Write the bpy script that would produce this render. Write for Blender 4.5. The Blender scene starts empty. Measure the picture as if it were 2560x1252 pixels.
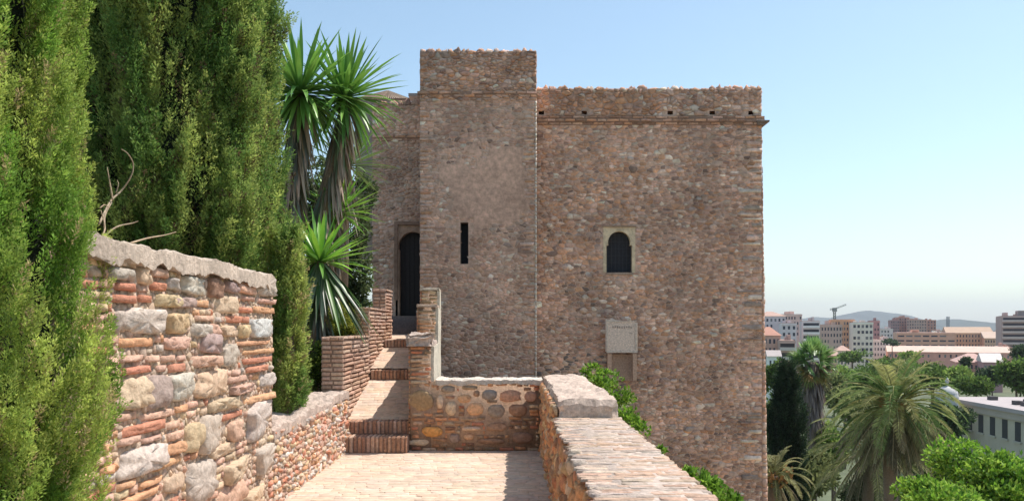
import bpy, math, random
import numpy as np
from mathutils import Vector, Matrix, noise

# ------------------------------------------------------------------ camera
F, CX, HZ = 2100.0, 1280.0, 820.0        # focal length, principal column and horizon row in photo pixels
scene = bpy.context.scene
C = scene.collection
cam_d = bpy.data.cameras.new("camera")
cam = bpy.data.objects.new("camera", cam_d); C.objects.link(cam)
cam.location = (0, 0, 0); cam.rotation_euler = (math.pi/2, 0, 0)
cam_d.sensor_width = 36.0; cam_d.lens = 36.0*F/2560.0
cam_d.shift_y = (HZ-626.0)/2560.0
cam_d.clip_start = 0.05; cam_d.clip_end = 30000
scene.camera = cam

# ------------------------------------------------------------------ light
SUN = Vector((0.50, 0.22, 1.0)).normalized()      # direction towards the sun
elev = math.asin(SUN.z); azim = math.atan2(SUN.x, SUN.y)
world = bpy.data.worlds.new("World"); scene.world = world; world.use_nodes = True
nt = world.node_tree; nt.nodes.clear()
sky = nt.nodes.new("ShaderNodeTexSky"); sky.sky_type = 'NISHITA'; sky.sun_disc = False
sky.sun_elevation = elev; sky.sun_rotation = azim
sky.altitude = 60; sky.air_density = 1.0; sky.dust_density = 1.0; sky.ozone_density = 1.0
bg = nt.nodes.new("ShaderNodeBackground"); bg.inputs[1].default_value = 0.118
wo = nt.nodes.new("ShaderNodeOutputWorld")
tint = nt.nodes.new('ShaderNodeMix'); tint.data_type = 'RGBA'; tint.blend_type = 'MULTIPLY'; tint.inputs[0].default_value = 1.0
tint.inputs[7].default_value = (.90, .94, .86, 1); nt.links.new(sky.outputs[0], tint.inputs[6]); nt.links.new(tint.outputs[2], bg.inputs[0]); nt.links.new(bg.outputs[0], wo.inputs[0])
sl = bpy.data.lights.new("sun", 'SUN'); sl.energy = 3.0; sl.angle = math.radians(0.5); sl.color = (1.0, 0.925, 0.85)
so = bpy.data.objects.new("sun", sl); C.objects.link(so)
so.rotation_euler = SUN.to_track_quat('Z', 'Y').to_euler(); so.location = (20, 20, 60)
scene.view_settings.view_transform = 'Standard'; scene.view_settings.look = 'None'
scene.view_settings.gamma = 1.0; scene.view_settings.exposure = 0.92
scene.cycles.volume_bounces = 0; scene.cycles.max_bounces = 6; scene.cycles.transparent_max_bounces = 8

# ------------------------------------------------------------------ helpers
rnd = random.Random(7)
rng = np.random.default_rng(11)
U = rnd.uniform
def at(px, py, Y): return Vector(((px-CX)/F*Y, Y, (HZ-py)/F*Y))
def PX(px, Y): return (px-CX)/F*Y
def PZ(py, Y): return (HZ-py)/F*Y
def nz(x, y, z=0.0): return noise.noise(Vector((x, y, z)))
def fnz(x, y, z=0.0): return noise.fractal(Vector((x, y, z)), 1.0, 2.0, 4)

class MB:
    """collects vertices, faces and one colour per vertex; build() links them as one mesh object"""
    def __init__(s): s.v = []; s.f = []; s.c = []
    def add(s, vs, fs, col):
        o = len(s.v)
        s.v.extend([tuple(p) for p in vs]); s.f.extend([tuple(i+o for i in f) for f in fs])
        if isinstance(col, list): s.c.extend(col)
        else: s.c.extend([col]*len(vs))
    def box(s, x0, x1, y0, y1, z0, z1, col, M=None):
        vs = [Vector((x, y, z)) for x in (x0, x1) for y in (y0, y1) for z in (z0, z1)]
        if M is not None: vs = [M @ p for p in vs]
        s.add(vs, [(0,1,3,2),(4,6,7,5),(0,4,5,1),(2,3,7,6),(0,2,6,4),(1,5,7,3)], col)
    def tube(s, pts, rad, col, n=7, cap=True):
        rings = []; vs = []; fs = []
        pts = [Vector(p) for p in pts]
        up = Vector((0.13, 0.31, 0.94))
        for i, p in enumerate(pts):
            d = (pts[min(i+1, len(pts)-1)]-pts[max(i-1, 0)]).normalized()
            a = d.cross(up)
            if a.length < 1e-3: a = d.cross(Vector((1, 0, 0)))
            a.normalize(); b = d.cross(a)
            r = rad[i] if isinstance(rad, (list, tuple)) else rad
            for k in range(n):
                t = 2*math.pi*k/n
                vs.append(p+(a*math.cos(t)+b*math.sin(t))*r)
        for i in range(len(pts)-1):
            for k in range(n):
                k2 = (k+1) % n
                fs.append((i*n+k, i*n+k2, (i+1)*n+k2, (i+1)*n+k))
        if cap: fs.append(tuple(range(n-1, -1, -1))); fs.append(tuple((len(pts)-1)*n+k for k in range(n)))
        s.add(vs, fs, col)
    def build(s, name, m, parent=None, smooth=False):
        me = bpy.data.meshes.new(name)
        me.from_pydata([tuple(p) for p in s.v], [], s.f)
        a = me.color_attributes.new("Col", 'FLOAT_COLOR', 'POINT')
        c = np.ones((len(s.v), 4), dtype=np.float32); c[:, :3] = np.array(s.c, dtype=np.float32).reshape(-1, 3)
        a.data.foreach_set("color", c.ravel())
        if smooth: me.polygons.foreach_set("use_smooth", [True]*len(me.polygons))
        me.materials.append(m); me.update()
        o = bpy.data.objects.new(name, me); C.objects.link(o)
        if parent: o.parent = parent; o.matrix_parent_inverse = Matrix.Translation(-parent.location)
        return o

def np_mesh(name, V, Fa, Cc, m, parent=None, smooth=False):
    """mesh from numpy arrays; Fa is n x k"""
    me = bpy.data.meshes.new(name); n, k = Fa.shape
    me.vertices.add(len(V)); me.vertices.foreach_set("co", V.astype(np.float32).ravel())
    me.loops.add(n*k); me.loops.foreach_set("vertex_index", Fa.astype(np.int32).ravel())
    me.polygons.add(n); me.polygons.foreach_set("loop_start", np.arange(0, n*k, k, dtype=np.int32))
    me.polygons.foreach_set("loop_total", np.full(n, k, dtype=np.int32))
    if smooth: me.polygons.foreach_set("use_smooth", np.ones(n, dtype=bool))
    me.update(calc_edges=True)
    a = me.color_attributes.new("Col", 'FLOAT_COLOR', 'POINT')
    c = np.ones((len(V), 4), dtype=np.float32); c[:, :3] = Cc; a.data.foreach_set("color", c.ravel())
    me.materials.append(m)
    o = bpy.data.objects.new(name, me); C.objects.link(o)
    if parent: o.parent = parent; o.matrix_parent_inverse = Matrix.Translation(-parent.location)
    return o

def tag(o, label=None, cat=None, group=None, kind=None):
    if label: o['label'] = label
    if cat: o['category'] = cat
    if group: o['group'] = group
    if kind: o['kind'] = kind
    return o
def thing(name, label, cat, loc=(0,0,0), group=None):
    o = bpy.data.objects.new(name, None); C.objects.link(o); o.location = loc; o.empty_display_size = 0.2
    return tag(o, label, cat, group)

# ------------------------------------------------------------------ materials
def mat_col(name, rough=0.9, var=0.25, vscale=8.0, bump=0.4, bscale=40.0, bdist=0.01, transl=0.0, spec=0.3, coarse=0.0, cscale=1.2):
    """colour of each stone, leaf or brick comes from the mesh; the nodes add grain, stains and relief"""
    m = bpy.data.materials.new(name); m.use_nodes = True; n = m.node_tree.nodes; l = m.node_tree.links
    n.clear(); out = n.new("ShaderNodeOutputMaterial"); p = n.new("ShaderNodeBsdfPrincipled")
    p.inputs["Roughness"].default_value = rough; p.inputs["Specular IOR Level"].default_value = spec
    at_ = n.new("ShaderNodeAttribute"); at_.attribute_name = "Col"
    tc = n.new("ShaderNodeNewGeometry")
    src = at_.outputs["Color"]
    if var > 0:
        nz_ = n.new("ShaderNodeTexNoise"); nz_.inputs["Scale"].default_value = vscale; nz_.inputs["Detail"].default_value = 6; nz_.inputs["Roughness"].default_value = .65
        l.new(tc.outputs["Position"], nz_.inputs["Vector"])
        mr = n.new("ShaderNodeMapRange"); mr.inputs[1].default_value = .3; mr.inputs[2].default_value = .7
        mr.inputs[3].default_value = 1-var; mr.inputs[4].default_value = 1+var; l.new(nz_.outputs["Fac"], mr.inputs[0])
        mx = n.new("ShaderNodeVectorMath"); mx.operation = 'SCALE'; l.new(src, mx.inputs[0]); l.new(mr.outputs[0], mx.inputs["Scale"])
        src = mx.outputs[0]
    if coarse > 0:
        n2 = n.new("ShaderNodeTexNoise"); n2.inputs["Scale"].default_value = cscale; n2.inputs["Detail"].default_value = 5
        l.new(tc.outputs["Position"], n2.inputs["Vector"])
        m2 = n.new("ShaderNodeMapRange"); m2.inputs[1].default_value = .35; m2.inputs[2].default_value = .65
        m2.inputs[3].default_value = 1-coarse; m2.inputs[4].default_value = 1+coarse*.6; l.new(n2.outputs["Fac"], m2.inputs[0])
        x2 = n.new("ShaderNodeVectorMath"); x2.operation = 'SCALE'; l.new(src, x2.inputs[0]); l.new(m2.outputs[0], x2.inputs["Scale"])
        src = x2.outputs[0]
    l.new(src, p.inputs["Base Color"])
    if bump > 0:
        nb = n.new("ShaderNodeTexNoise"); nb.inputs["Scale"].default_value = bscale; nb.inputs["Detail"].default_value = 8; nb.inputs["Roughness"].default_value = .7
        l.new(tc.outputs["Position"], nb.inputs["Vector"])
        bp = n.new("ShaderNodeBump"); bp.inputs["Strength"].default_value = bump; bp.inputs["Distance"].default_value = bdist
        l.new(nb.outputs["Fac"], bp.inputs["Height"]); l.new(bp.outputs[0], p.inputs["Normal"])
    if transl > 0:
        t = n.new("ShaderNodeBsdfTranslucent"); l.new(src, t.inputs[0]); mxs = n.new("ShaderNodeMixShader"); mxs.inputs[0].default_value = transl
        l.new(p.outputs[0], mxs.inputs[1]); l.new(t.outputs[0], mxs.inputs[2]); l.new(mxs.outputs[0], out.inputs[0])
    else: l.new(p.outputs[0], out.inputs[0])
    return m
M_stone = mat_col("rough_stone", .92, .30, 26, .8, 45, .02)
M_tower = mat_col("tower_masonry", .95, .30, 9, .7, 26, .03, coarse=.22, cscale=.9)
M_floor = mat_col("paving", .9, .20, 14, .35, 60, .006, coarse=.12, cscale=2.2)
M_bark = mat_col("bark", .95, .3, 18, .7, 30, .02)
M_leaf = mat_col("leaves", .6, .15, 5, 0, transl=.45, spec=.25)
M_far = mat_col("far_building", .9, .10, .35, 0)
M_ground = mat_col("ground_earth", 1.0, .35, .15, .3, 2, .1)
M_dark = mat_col("dark_opening", .7, .2, 20, .2, 40, .005)
M_metal = mat_col("painted_metal", .5, .1, 3, 0)
def mat_glossleaf():
    m = mat_col("yucca_leaf", .38, .12, 4, 0, transl=.22, spec=.5); return m
M_yucca = mat_glossleaf()

# ------------------------------------------------------------------ masonry
def jc(c, a=.12, hue=.04):
    k = 1+U(-a, a)
    return (max(.01, c[0]*k*(1+U(-hue, hue))), max(.01, c[1]*k), max(.01, c[2]*k*(1+U(-hue, hue))))
def stone(mb, poly, fmap, h, col, inset=.25, n_sub=.03, rough=.15, tilt=.3, sm=3):
    """poly: list of (u, v) counter-clockwise; fmap(u, v, d) -> point; a pillow-faced stone h proud of the mortar"""
    pts = []
    for i in range(len(poly)):
        a = poly[i]; b = poly[(i+1) % len(poly)]
        L = math.hypot(b[0]-a[0], b[1]-a[1]); k = max(1, min(6, int(L/n_sub)))
        for j in range(k): pts.append((a[0]+(b[0]-a[0])*j/k, a[1]+(b[1]-a[1])*j/k))
    n = len(pts)
    if n < 3: return
    cu = sum(p[0] for p in pts)/n; cv = sum(p[1] for p in pts)/n
    size = max(1e-3, min(max(p[0] for p in pts)-min(p[0] for p in pts), max(p[1] for p in pts)-min(p[1] for p in pts)))
    s = U(0, 90)
    tilt *= min(1, h/.03); tu, tv = U(-tilt, tilt), U(-tilt, tilt)
    q = []
    for (u, v) in pts:
        w = 1-.16*abs(nz(u*9+s, v*9, s))*rough/.15
        q.append((cu+(u-cu)*w, cv+(v-cv)*w))
    q2 = q
    if n_sub >= .1: sm = 0
    for _ in range(sm): q2 = [((q2[i-1][0]+q2[i][0]*2+q2[(i+1) % n][0])/4, (q2[i-1][1]+q2[i][1]*2+q2[(i+1) % n][1])/4) for i in range(n)]
    vs = []; e = min(.45, inset*.06/size) if size > .05 else .2
    rings = [(1.0, -.008), (1-e*.35, h*.62), (1-e, h*.95), (.5, h*1.08)]
    for ri, (sc, d) in enumerate(rings):
        for (u, v) in (q if ri < 2 else q2):
            uu = cu+(u-cu)*sc; vv = cv+(v-cv)*sc
            dd = d
            if d > 0: dd += h*rough*3.2*nz(uu*22+s, vv*22, s) + (tu*(uu-cu)+tv*(vv-cv))*.5
            vs.append(fmap(uu, vv, dd))
    vs.append(fmap(cu, cv, h*1.08+h*rough*3.2*nz(cu*22+s, cv*22, s)))
    fs = []
    for r in range(len(rings)-1):
        for k in range(n):
            k2 = (k+1) % n; fs.append((r*n+k, r*n+k2, (r+1)*n+k2, (r+1)*n+k))
    b = (len(rings)-1)*n
    for k in range(n): fs.append((b+k, b+(k+1) % n, len(vs)-1))
    cols = [tuple(max(.01, c*(1+.12*nz(p[0]*14+s, p[1]*14, p[2]*14))) for c in col) for p in vs]
    mb.add(vs, fs, cols)

def clip(poly, nx, ny, d):
    out = []
    for i in range(len(poly)):
        a = poly[i]; b = poly[(i+1) % len(poly)]
        da = a[0]*nx+a[1]*ny-d; db = b[0]*nx+b[1]*ny-d
        if da <= 0: out.append(a)
        if (da < 0 < db) or (db < 0 < da):
            t = da/(da-db); out.append((a[0]+(b[0]-a[0])*t, a[1]+(b[1]-a[1])*t))
    return out
def voronoi(mb, u0, u1, v0, v1, pw, ph, jit, fmap, colf, hf, gap=.012, keep=None, big=.12, nsub=.06):
    """irregular rubble: cells of jittered rows, slightly flattened, some large stones swallowing neighbours"""
    S = []
    v = v0+ph*.5; r = 0
    while v < v1:
        u = u0+pw*U(.2, .8)
        while u < u1:
            j = jit(u, v) if callable(jit) else jit
            S.append((u+U(-1, 1)*j*pw*.5, v+U(-1, 1)*j*ph*.75)); u += pw*U(.55, 1.5)
        v += ph; r += 1
    # large stones: drop the sites around some of the sites
    S2 = []; bigs = []
    for p in S:
        if rnd.random() < big*.18: bigs.append(p)
    for p in S:
        ok = True
        for b in bigs:
            if p is b: continue
            if abs(p[0]-b[0]) < pw*1.1 and abs(p[1]-b[1]) < ph*1.5: ok = False; break
        if ok: S2.append(p)
    A = np.array(S2); asp = pw/ph*.85
    B = A.copy(); B[:, 1] *= asp
    for i in range(len(B)):
        x, y = B[i]
        if keep and not keep(A[i][0], A[i][1]): continue
        d2 = (B[:, 0]-x)**2+(B[:, 1]-y)**2
        idx = np.argpartition(d2, min(16, len(B)-1))[:17]
        poly = [(max(u0, x-pw*2), max(v0*asp, y-pw*2)), (min(u1, x+pw*2), max(v0*asp, y-pw*2)), (min(u1, x+pw*2), min(v1*asp, y+pw*2)), (max(u0, x-pw*2), min(v1*asp, y+pw*2))]
        for k in idx:
            if k == i: continue
            qx, qy = B[k]; nx_, ny_ = qx-x, qy-y; L = math.hypot(nx_, ny_)
            if L < 1e-6: continue
            nx_ /= L; ny_ /= L
            poly = clip(poly, nx_, ny_, nx_*(x+qx)/2+ny_*(y+qy)/2-gap*U(.4, 1.1))
            if len(poly) < 3: break
        if len(poly) < 3: continue
        poly = [(a, b/asp) for a, b in poly]
        stone(mb, poly, fmap, hf(A[i][0], A[i][1]), colf(A[i][0], A[i][1]), n_sub=nsub)
def courses(mb, u0, u1, v0, v1, bh, joint, lmin, lmax, fmap, colf, h, avoid=(), topf=None, wob=.15, nsub=.05, rough=.15, vj=.006):
    v = v0; row = 0
    while v+bh <= v1+1e-6:
        ivs = [(u0, u1)]
        for (a, b, c, d) in avoid:
            ov = min(v+bh, d)-max(v, c)
            if ov > bh*wob:
                nv = []
                for (p, q) in ivs:
                    if b <= p or a >= q: nv.append((p, q)); continue
                    if a > p: nv.append((p, a-.008))
                    if b < q: nv.append((b+.008, q))
                ivs = nv
        for (p, q) in ivs:
            u = p+(0 if p > u0 else -U(0, lmax)*.0)
            while u < q-.025:
                w = min(U(lmin, lmax), q-u)
                if q-u-w < lmin*.5: w = q-u
                vc = v+U(-vj, vj); t = bh*U(-.1, .1)
                if topf is None or vc+bh < topf(u+w/2):
                    g = joint*.4
                    s = U(-.004, .004)
                    poly = [(u+g, vc+s), (u+w-g, vc-s), (u+w-g+U(-.004, .004), vc+bh+t*.5), (u+g+U(-.004, .004), vc+bh+t*.5)]
                    stone(mb, poly, fmap, h*U(.55, 1.25), colf(u, vc), inset=.10, n_sub=nsub, rough=rough, tilt=.12)
                u += w
        v += bh+joint; row += 1

# stone colours (real-world base colours)
TAN = (.58, .43, .30); PINK = (.60, .38, .28); RED = (.56, .25, .16); ORNG = (.62, .35, .20); GREY = (.52, .44, .37)
WHITE = (.64, .56, .48); YEL = (.62, .46, .28); MAUVE = (.42, .31, .27); BROWN = (.30, .18, .12); MORT = (.50, .37, .28)

# ================================================================== LEFT TALL WALL (faces +X, runs along Y)
XW = -2.15
def face_px(d0=0.0, X=XW):                       # plane whose outward normal is +X; u runs along Y
    return lambda u, v, d: Vector((X+d0+d, u, v))
def tall_top(y): return .47 + .012*math.sin(y*3.1)
wall_t = thing('rubble_wall', 'tall wall of red bricks and pale field stones under a cracked grey coping, left of the walkway', 'wall', (XW-.25, 6, -1.6))
traced = [
 (255,635,335,667,TAN),(262,669,335,702,GREY),(337,662,366,712,TAN),(368,669,415,695,PINK),(280,705,335,729,RED),(370,704,408,728,RED),
 (276,735,336,759,RED),(339,736,378,758,RED),(382,735,446,768,YEL),(445,692,522,737,WHITE),(411,694,443,727,GREY),(425,740,484,770,MAUVE),
 (515,694,548,745,BROWN),(558,704,590,732,MAUVE),(525,738,583,783,TAN),(637,688,677,742,GREY),(592,704,632,736,PINK),
 (600,740,638,753,PINK),(640,745,682,760,PINK),(595,767,625,783,RED),(627,766,683,783,ORNG),(558,788,600,808,RED),(602,790,621,808,RED),
 (300,768,404,836,WHITE),(279,775,299,832,GREY),(408,782,478,835,YEL),(482,787,530,804,PINK),(622,795,679,843,(.60,.58,.56)),(476,808,515,843,GREY),
 (518,808,543,838,PINK),(546,812,590,842,TAN),(592,812,620,845,YEL),(292,842,381,868,ORNG),(405,840,474,873,PINK),(496,832,546,884,MAUVE),
 (548,858,592,915,GREY),(585,850,683,863,ORNG),(600,871,683,885,ORNG),(290,886,352,906,PINK),(358,886,395,906,PINK),(398,886,432,906,PINK),(436,886,460,904,PINK),
 (297,913,380,935,RED),(385,911,412,930,PINK),(414,907,458,931,RED),(466,888,535,918,PINK),(598,892,683,908,RED),(608,913,664,930,RED),
 (292,942,358,1024,TAN),(361,936,411,1019,MAUVE),(414,932,478,1000,WHITE),(482,924,560,992,TAN),(646,930,676,966,GREY),(563,938,618,956,PINK),
 (568,960,640,984,PINK),(600,986,682,1005,ORNG),(286,1029,338,1052,PINK),(342,1026,428,1048,PINK),(515,994,596,1026,TAN),(550,1028,606,1046,RED),
 (288,1056,406,1086,RED),(410,1050,446,1072,PINK),(410,1076,456,1100,PINK),(456,1058,490,1130,YEL),(492,1034,562,1130,GREY),(566,1048,612,1100,PINK),(615,1002,681,1096,GREY),
 (285,1092,343,1113,PINK),(346,1088,400,1104,PINK),(288,1116,400,1188,WHITE),(404,1106,452,1136,ORNG),(376,1144,456,1166,ORNG),(520,1108,586,1140,TAN),
 (556,1146,628,1200,TAN),(460,1150,532,1250,GREY),(286,1200,336,1222,ORNG),(340,1194,400,1214,ORNG),(286,1230,392,1254,ORNG),(404,1184,452,1226,TAN),
 (540,1206,600,1262,PINK),(636,1110,690,1180,GREY),(604,1214,668,1280,TAN)]
def trace_rects(lst, X):
    R = []
    for (x0, y0, x1, y1, c) in lst:
        a = X*F/(x0-CX); b = X*F/(x1-CX); m = X*F/((x0+x1)/2-CX)
        R.append((a, b, PZ(y1, m), PZ(y0, m), c))
    return R
mb = MB(); Y0, Y1 = 4.12, 7.52
mb.box(XW-.5, XW, Y0, Y1, -1.75, .40, MORT)
rects = trace_rects(traced, XW)
fm = face_px()
for (a, b, c, d, col) in rects:
    w, h = b-a, d-c; brick = h < .07
    cu, cv = (a+b)/2, (c+d)/2; poly = []
    if brick:
        g = .006; poly = [(a+g, c+g*.5), (b-g, c+g*.5), (b-g, d-g*.5), (a+g, d-g*.5)]
        stone(mb, poly, fm, U(.022, .04), jc(col, .1), inset=.1, n_sub=.04, rough=.16, tilt=.15)
    else:
        hw_, hh_ = w*.53, h*.52
        for (sx, sy) in ((-1, -1), (1, -1), (1, 1), (-1, 1)):
            ca, cb_ = U(.12, .55), U(.12, .5)
            p1 = (cu+sx*hw_*U(.95, 1.03), cv+sy*hh_*(1-cb_)); p2 = (cu+sx*hw_*(1-ca), cv+sy*hh_*U(.94, 1.04))
            poly += [p2, p1] if sx*sy < 0 else [p1, p2]
        stone(mb, poly, fm, U(.03, .045), jc(col, .08), inset=.2, n_sub=.03, rough=.26, tilt=.35, sm=1)
av = [(a, b, c, d) for (a, b, c, d, _) in rects]
def wcol(u, v):
    return jc(rnd.choice([RED, PINK, PINK, ORNG, TAN, YEL, GREY, PINK]), .18)
courses(mb, Y0, Y1, -1.62, .385, .046, .011, .06, .27, fm, wcol, .024, avoid=av, rough=.2, vj=.008)
voronoi(mb, Y0, Y1, -1.62, .40, .07, .045, 1.0, fm, lambda u, v: jc(rnd.choice([MORT, TAN, MORT, (.52,.40,.30)]), .12), lambda u, v: U(.003, .012), gap=.004, nsub=.05)
# end face of the wall (looks away from the camera) and near end
voronoi(mb, XW-.5, XW, -1.7, .4, .14, .09, 1.0, lambda u, v, d: Vector((-(u)+2*XW-.5, Y1+d, v)), wcol, lambda u, v: .02)
mb.build('masonry', M_stone, wall_t, smooth=True)
def slab_strip(path_lo, path_hi, zf, thick, col, name, parent, amp=.012, nu=60, nv=8, seed=0, m=None, freq=1.0):
    """uneven mortar coping: a grid over the wall top between two edge curves, with a real underside"""
    b = MB(); vs = []; fs = []; cols = []
    for i in range(nu+1):
        t = i/nu; lo = path_lo(t); hi = path_hi(t)
        for j in range(nv+1):
            s = j/nv
            p = Vector(lo).lerp(Vector(hi), s)
            eb = (.022*fnz(t*9*freq+seed, 3.3 if s < .5 else 7.7, seed)) * (1 if (s in (0, 1)) else 0)
            dx = (Vector(hi)-Vector(lo)).normalized()
            p = p+dx*eb
            z = zf(t)+amp*fnz(p.x*4, p.y*4, seed)+amp*.6*fnz(p.x*15, p.y*15, seed)
            if s in (0, 1): z -= .012
            vs.append((p.x, p.y, z)); g = 1+.25*fnz(p.x*6, p.y*6, seed+4); cols.append(tuple(c*g for c in col))
    top = len(vs)
    W = nv+1
    for i in range(nu):
        for j in range(nv): fs.append((i*W+j, i*W+j+1, (i+1)*W+j+1, (i+1)*W+j))
    # skirt all round, down to the underside
    per = [i*W for i in range(nu+1)]+[nu*W+j for j in range(1, W)]+[i*W+nv for i in range(nu-1, -1, -1)]+[j for j in range(nv-1, 0, -1)]
    for k in per:
        x, y, z = vs[k]; dz = thick*(1+.5*fnz(x*7, y*7, seed+9)); vs.append((x, y, z-dz)); cols.append(tuple(c*.9 for c in cols[k]))
    n = len(per)
    for k in range(n): fs.append((per[k], per[(k+1) % n], top+(k+1) % n, top+k))
    fs.append(tuple(top+k for k in range(n)))
    b.v = vs; b.f = fs; b.c = cols
    return b.build(name, m or M_stone, parent, smooth=False)
slab_strip(lambda t: (XW+.065, Y0+(Y1-.12-Y0)*t, 0), lambda t: (XW-.52, Y0+(Y1-.12-Y0)*t, 0), lambda t: .475, .10, (.56, .46, .37), 'coping', wall_t, amp=.03, nu=110, nv=9, seed=3)

# ================================================================== LEFT LOW WALL
low_t = thing('rubble_wall', 'low crumbling rubble wall with a lumpy sunlit top, running from the tall wall to the brick pier', 'wall', (XW-.2, 9.2, -1.6))
def low_top(y): return -.95+.14*(y-7.5)/3.5+.03*nz(y*2, .4)
mb = MB(); mb.box(XW-.44, XW-.01, 7.525, 11.0, -1.75, -1.0, MORT)
def lcol(u, v): return jc(rnd.choice([PINK, RED, PINK, TAN, YEL, PINK, GREY, WHITE, ORNG]), .2)
courses(mb, 7.53, 11.0, -1.62, -.93, .042, .016, .06, .2, fm, lcol, .026, topf=None, rough=.5, vj=.014, nsub=.04)
voronoi(mb, 7.53, 11.0, -1.62, -.93, .13, .055, .8, fm, lcol, lambda u, v: U(.012, .03), gap=.005, nsub=.05)
for k in range(10):
    y = U(7.6, 10.95); z = U(-1.5, -.95); r = U(.04, .10); n = 9
    poly = [(y+math.cos(2*math.pi*i/n)*r*U(.8, 1.15), z+math.sin(2*math.pi*i/n)*r*.6*U(.8, 1.15)) for i in range(n)]
    stone(mb, poly, fm, U(.045, .07), lcol(0, 0), n_sub=.04, rough=.25)
mb.build('masonry', M_stone, low_t, smooth=True)
slab_strip(lambda t: (XW+.02, 7.53+3.42*t, 0), lambda t: (XW-.42, 7.53+3.42*t, 0), lambda t: -.90+.09*t+.02*math.sin(t*17), .09, (.52, .41, .34), 'coping', low_t, amp=.035, nu=80, nv=9, seed=8)

# ================================================================== RIGHT PARAPET
par_t = thing('parapet_wall', 'long low parapet with a worn pale brick top, along the right edge of the walkway', 'wall', (.67, 5, -1.6))
XI, XO = .40, .93
mb = MB(); mb.box(XI+.01, XO-.01, .6, 11.35, -9.0, -.84, (.5, .34, .23))
mb.box(XI+.01, XO-.01, 7.62, 11.35, -.84, -.70, (.34, .24, .18))
fi = lambda u, v, d: Vector((XI-d, -u, v))     # inner face looks to -X
def pcol(u, v): return jc(rnd.choice([(.66,.33,.16), (.40,.23,.14), TAN, (.60,.31,.15), (.55,.24,.13), (.52, .30, .16), (.60, .40, .22)]), .2)  # orange rubble pushed further, to paint warm bounce light on this face
voronoi(mb, -11.3, -.8, -1.62, -.85, .15, .075, .9, fi, pcol, lambda u, v: U(.018, .05), gap=.012, nsub=.05)
voronoi(mb, -11.3, -7.55, -.85, -.70, .15, .07, .9, fi, pcol, lambda u, v: U(.018, .05), gap=.01, nsub=.05)
fo = lambda u, v, d: Vector((XO+d, u, v))
voronoi(mb, .8, 11.3, -3.0, -.85, .22, .12, .9, fo, pcol, lambda u, v: U(.01, .03), gap=.012, nsub=.08)
mb.build('masonry', M_stone, par_t, smooth=True)
# worn top: long thin bricks laid across, in a lime bed
mb = MB(); y = .7
ft = lambda u, v, d: Vector((u, v, -.805+d))
mb.box(XI-.0, XO+.02, .6, 7.56, -.838, -.80, (.56, .46, .39))
while y < 7.5:
    hgt = U(.045, .075); x = XI-.035+U(-.02, .025)
    while x < XO+.01:
        w = min(U(.14, .32), XO+.045+U(-.01, .01)-x)
        if w < .04: break
        c = jc(rnd.choice([(.52,.38,.28), (.48,.38,.31), (.54,.36,.26), (.46,.38,.32), (.56,.44,.34)]), .12)
        g = .0015
        stone(mb, [(x+g, y+g), (x+w-g, y+g), (x+w-g, y+hgt-g), (x+g, y+hgt-g)], ft, U(.004, .009), c, inset=.05, n_sub=.05, rough=.3, tilt=.03, sm=0)
        x += w
    y += hgt
for k in range(30):                              # broken bricks and mortar lumps overhanging the inner edge
    yy = U(.8, 7.4); r = U(.03, .07); n = 8; xx = XI-.01+U(-.02, .03)
    stone(mb, [(xx+math.cos(2*math.pi*i/n)*r*U(.7, 1.1), yy+math.sin(2*math.pi*i/n)*r*U(.7, 1.3)) for i in range(n)], ft, U(.012, .03), jc((.50,.40,.32), .15), n_sub=.04, rough=.3)
mb.build('brick_top', M_stone, par_t, smooth=True)
# raised end block
def rocky_box(name, x0, x1, y0, y1, z0, z1, col, parent, amp=.025, step=.05, m=None, seed=1, rnd_=.04):
    b = MB(); nx = max(2, int((x1-x0)/step)); ny = max(2, int((y1-y0)/step)); nzv = max(2, int((z1-z0)/step))
    idx = {}; vs = []; fs = []; cols = []
    def vert(i, j, k):
        if (i, j, k) in idx: return idx[(i, j, k)]
        x = x0+(x1-x0)*i/nx; y = y0+(y1-y0)*j/ny; z = z0+(z1-z0)*k/nzv
        p = Vector((x, y, z)); c = Vector(((x0+x1)/2, (y0+y1)/2, (z0+z1)/2))
        edges = (i in (0, nx))+(j in (0, ny))+(k in (0, nzv))
        if edges >= 2 and k > 0: p += (c-p).normalized()*rnd_
        dv = noise.noise_vector(p*6+Vector((seed, 0, 0)))*amp+noise.noise_vector(p*19+Vector((seed, 3, 0)))*amp*.5
        if k == 0: dv *= .2
        p += dv; idx[(i, j, k)] = len(vs); vs.append(tuple(p)); g = 1+.3*fnz(p.x*8, p.y*8, p.z*8+seed)
        cols.append(tuple(min(.8, cc*g) for cc in col)); return idx[(i, j, k)]
    for i in range(nx):
        for j in range(ny):
            fs.append((vert(i, j, nzv), vert(i+1, j, nzv), vert(i+1, j+1, nzv), vert(i, j+1, nzv)))
            fs.append((vert(i, j, 0), vert(i, j+1, 0), vert(i+1, j+1, 0), vert(i+1, j, 0)))
    for i in range(nx):
        for k in range(nzv):
            fs.append((vert(i, 0, k), vert(i+1, 0, k), vert(i+1, 0, k+1), vert(i, 0, k+1)))
            fs.append((vert(i, ny, k), vert(i, ny, k+1), vert(i+1, ny, k+1), vert(i+1, ny, k)))
    for j in range(ny):
        for k in range(nzv):
            fs.append((vert(0, j, k), vert(0, j, k+1), vert(0, j+1, k+1), vert(0, j+1, k)))
            fs.append((vert(nx, j, k), vert(nx, j+1, k), vert(nx, j+1, k+1), vert(nx, j, k+1)))
    b.v = vs; b.f = fs; b.c = cols
    return b.build(name, m or M_stone, parent, smooth=False)
rocky_box('raised_coping', XI+.02, XO+.02, 7.5, 11.45, -.80, -.635, (.56, .44, .36), par_t, amp=.03, step=.045, seed=5)

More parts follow.
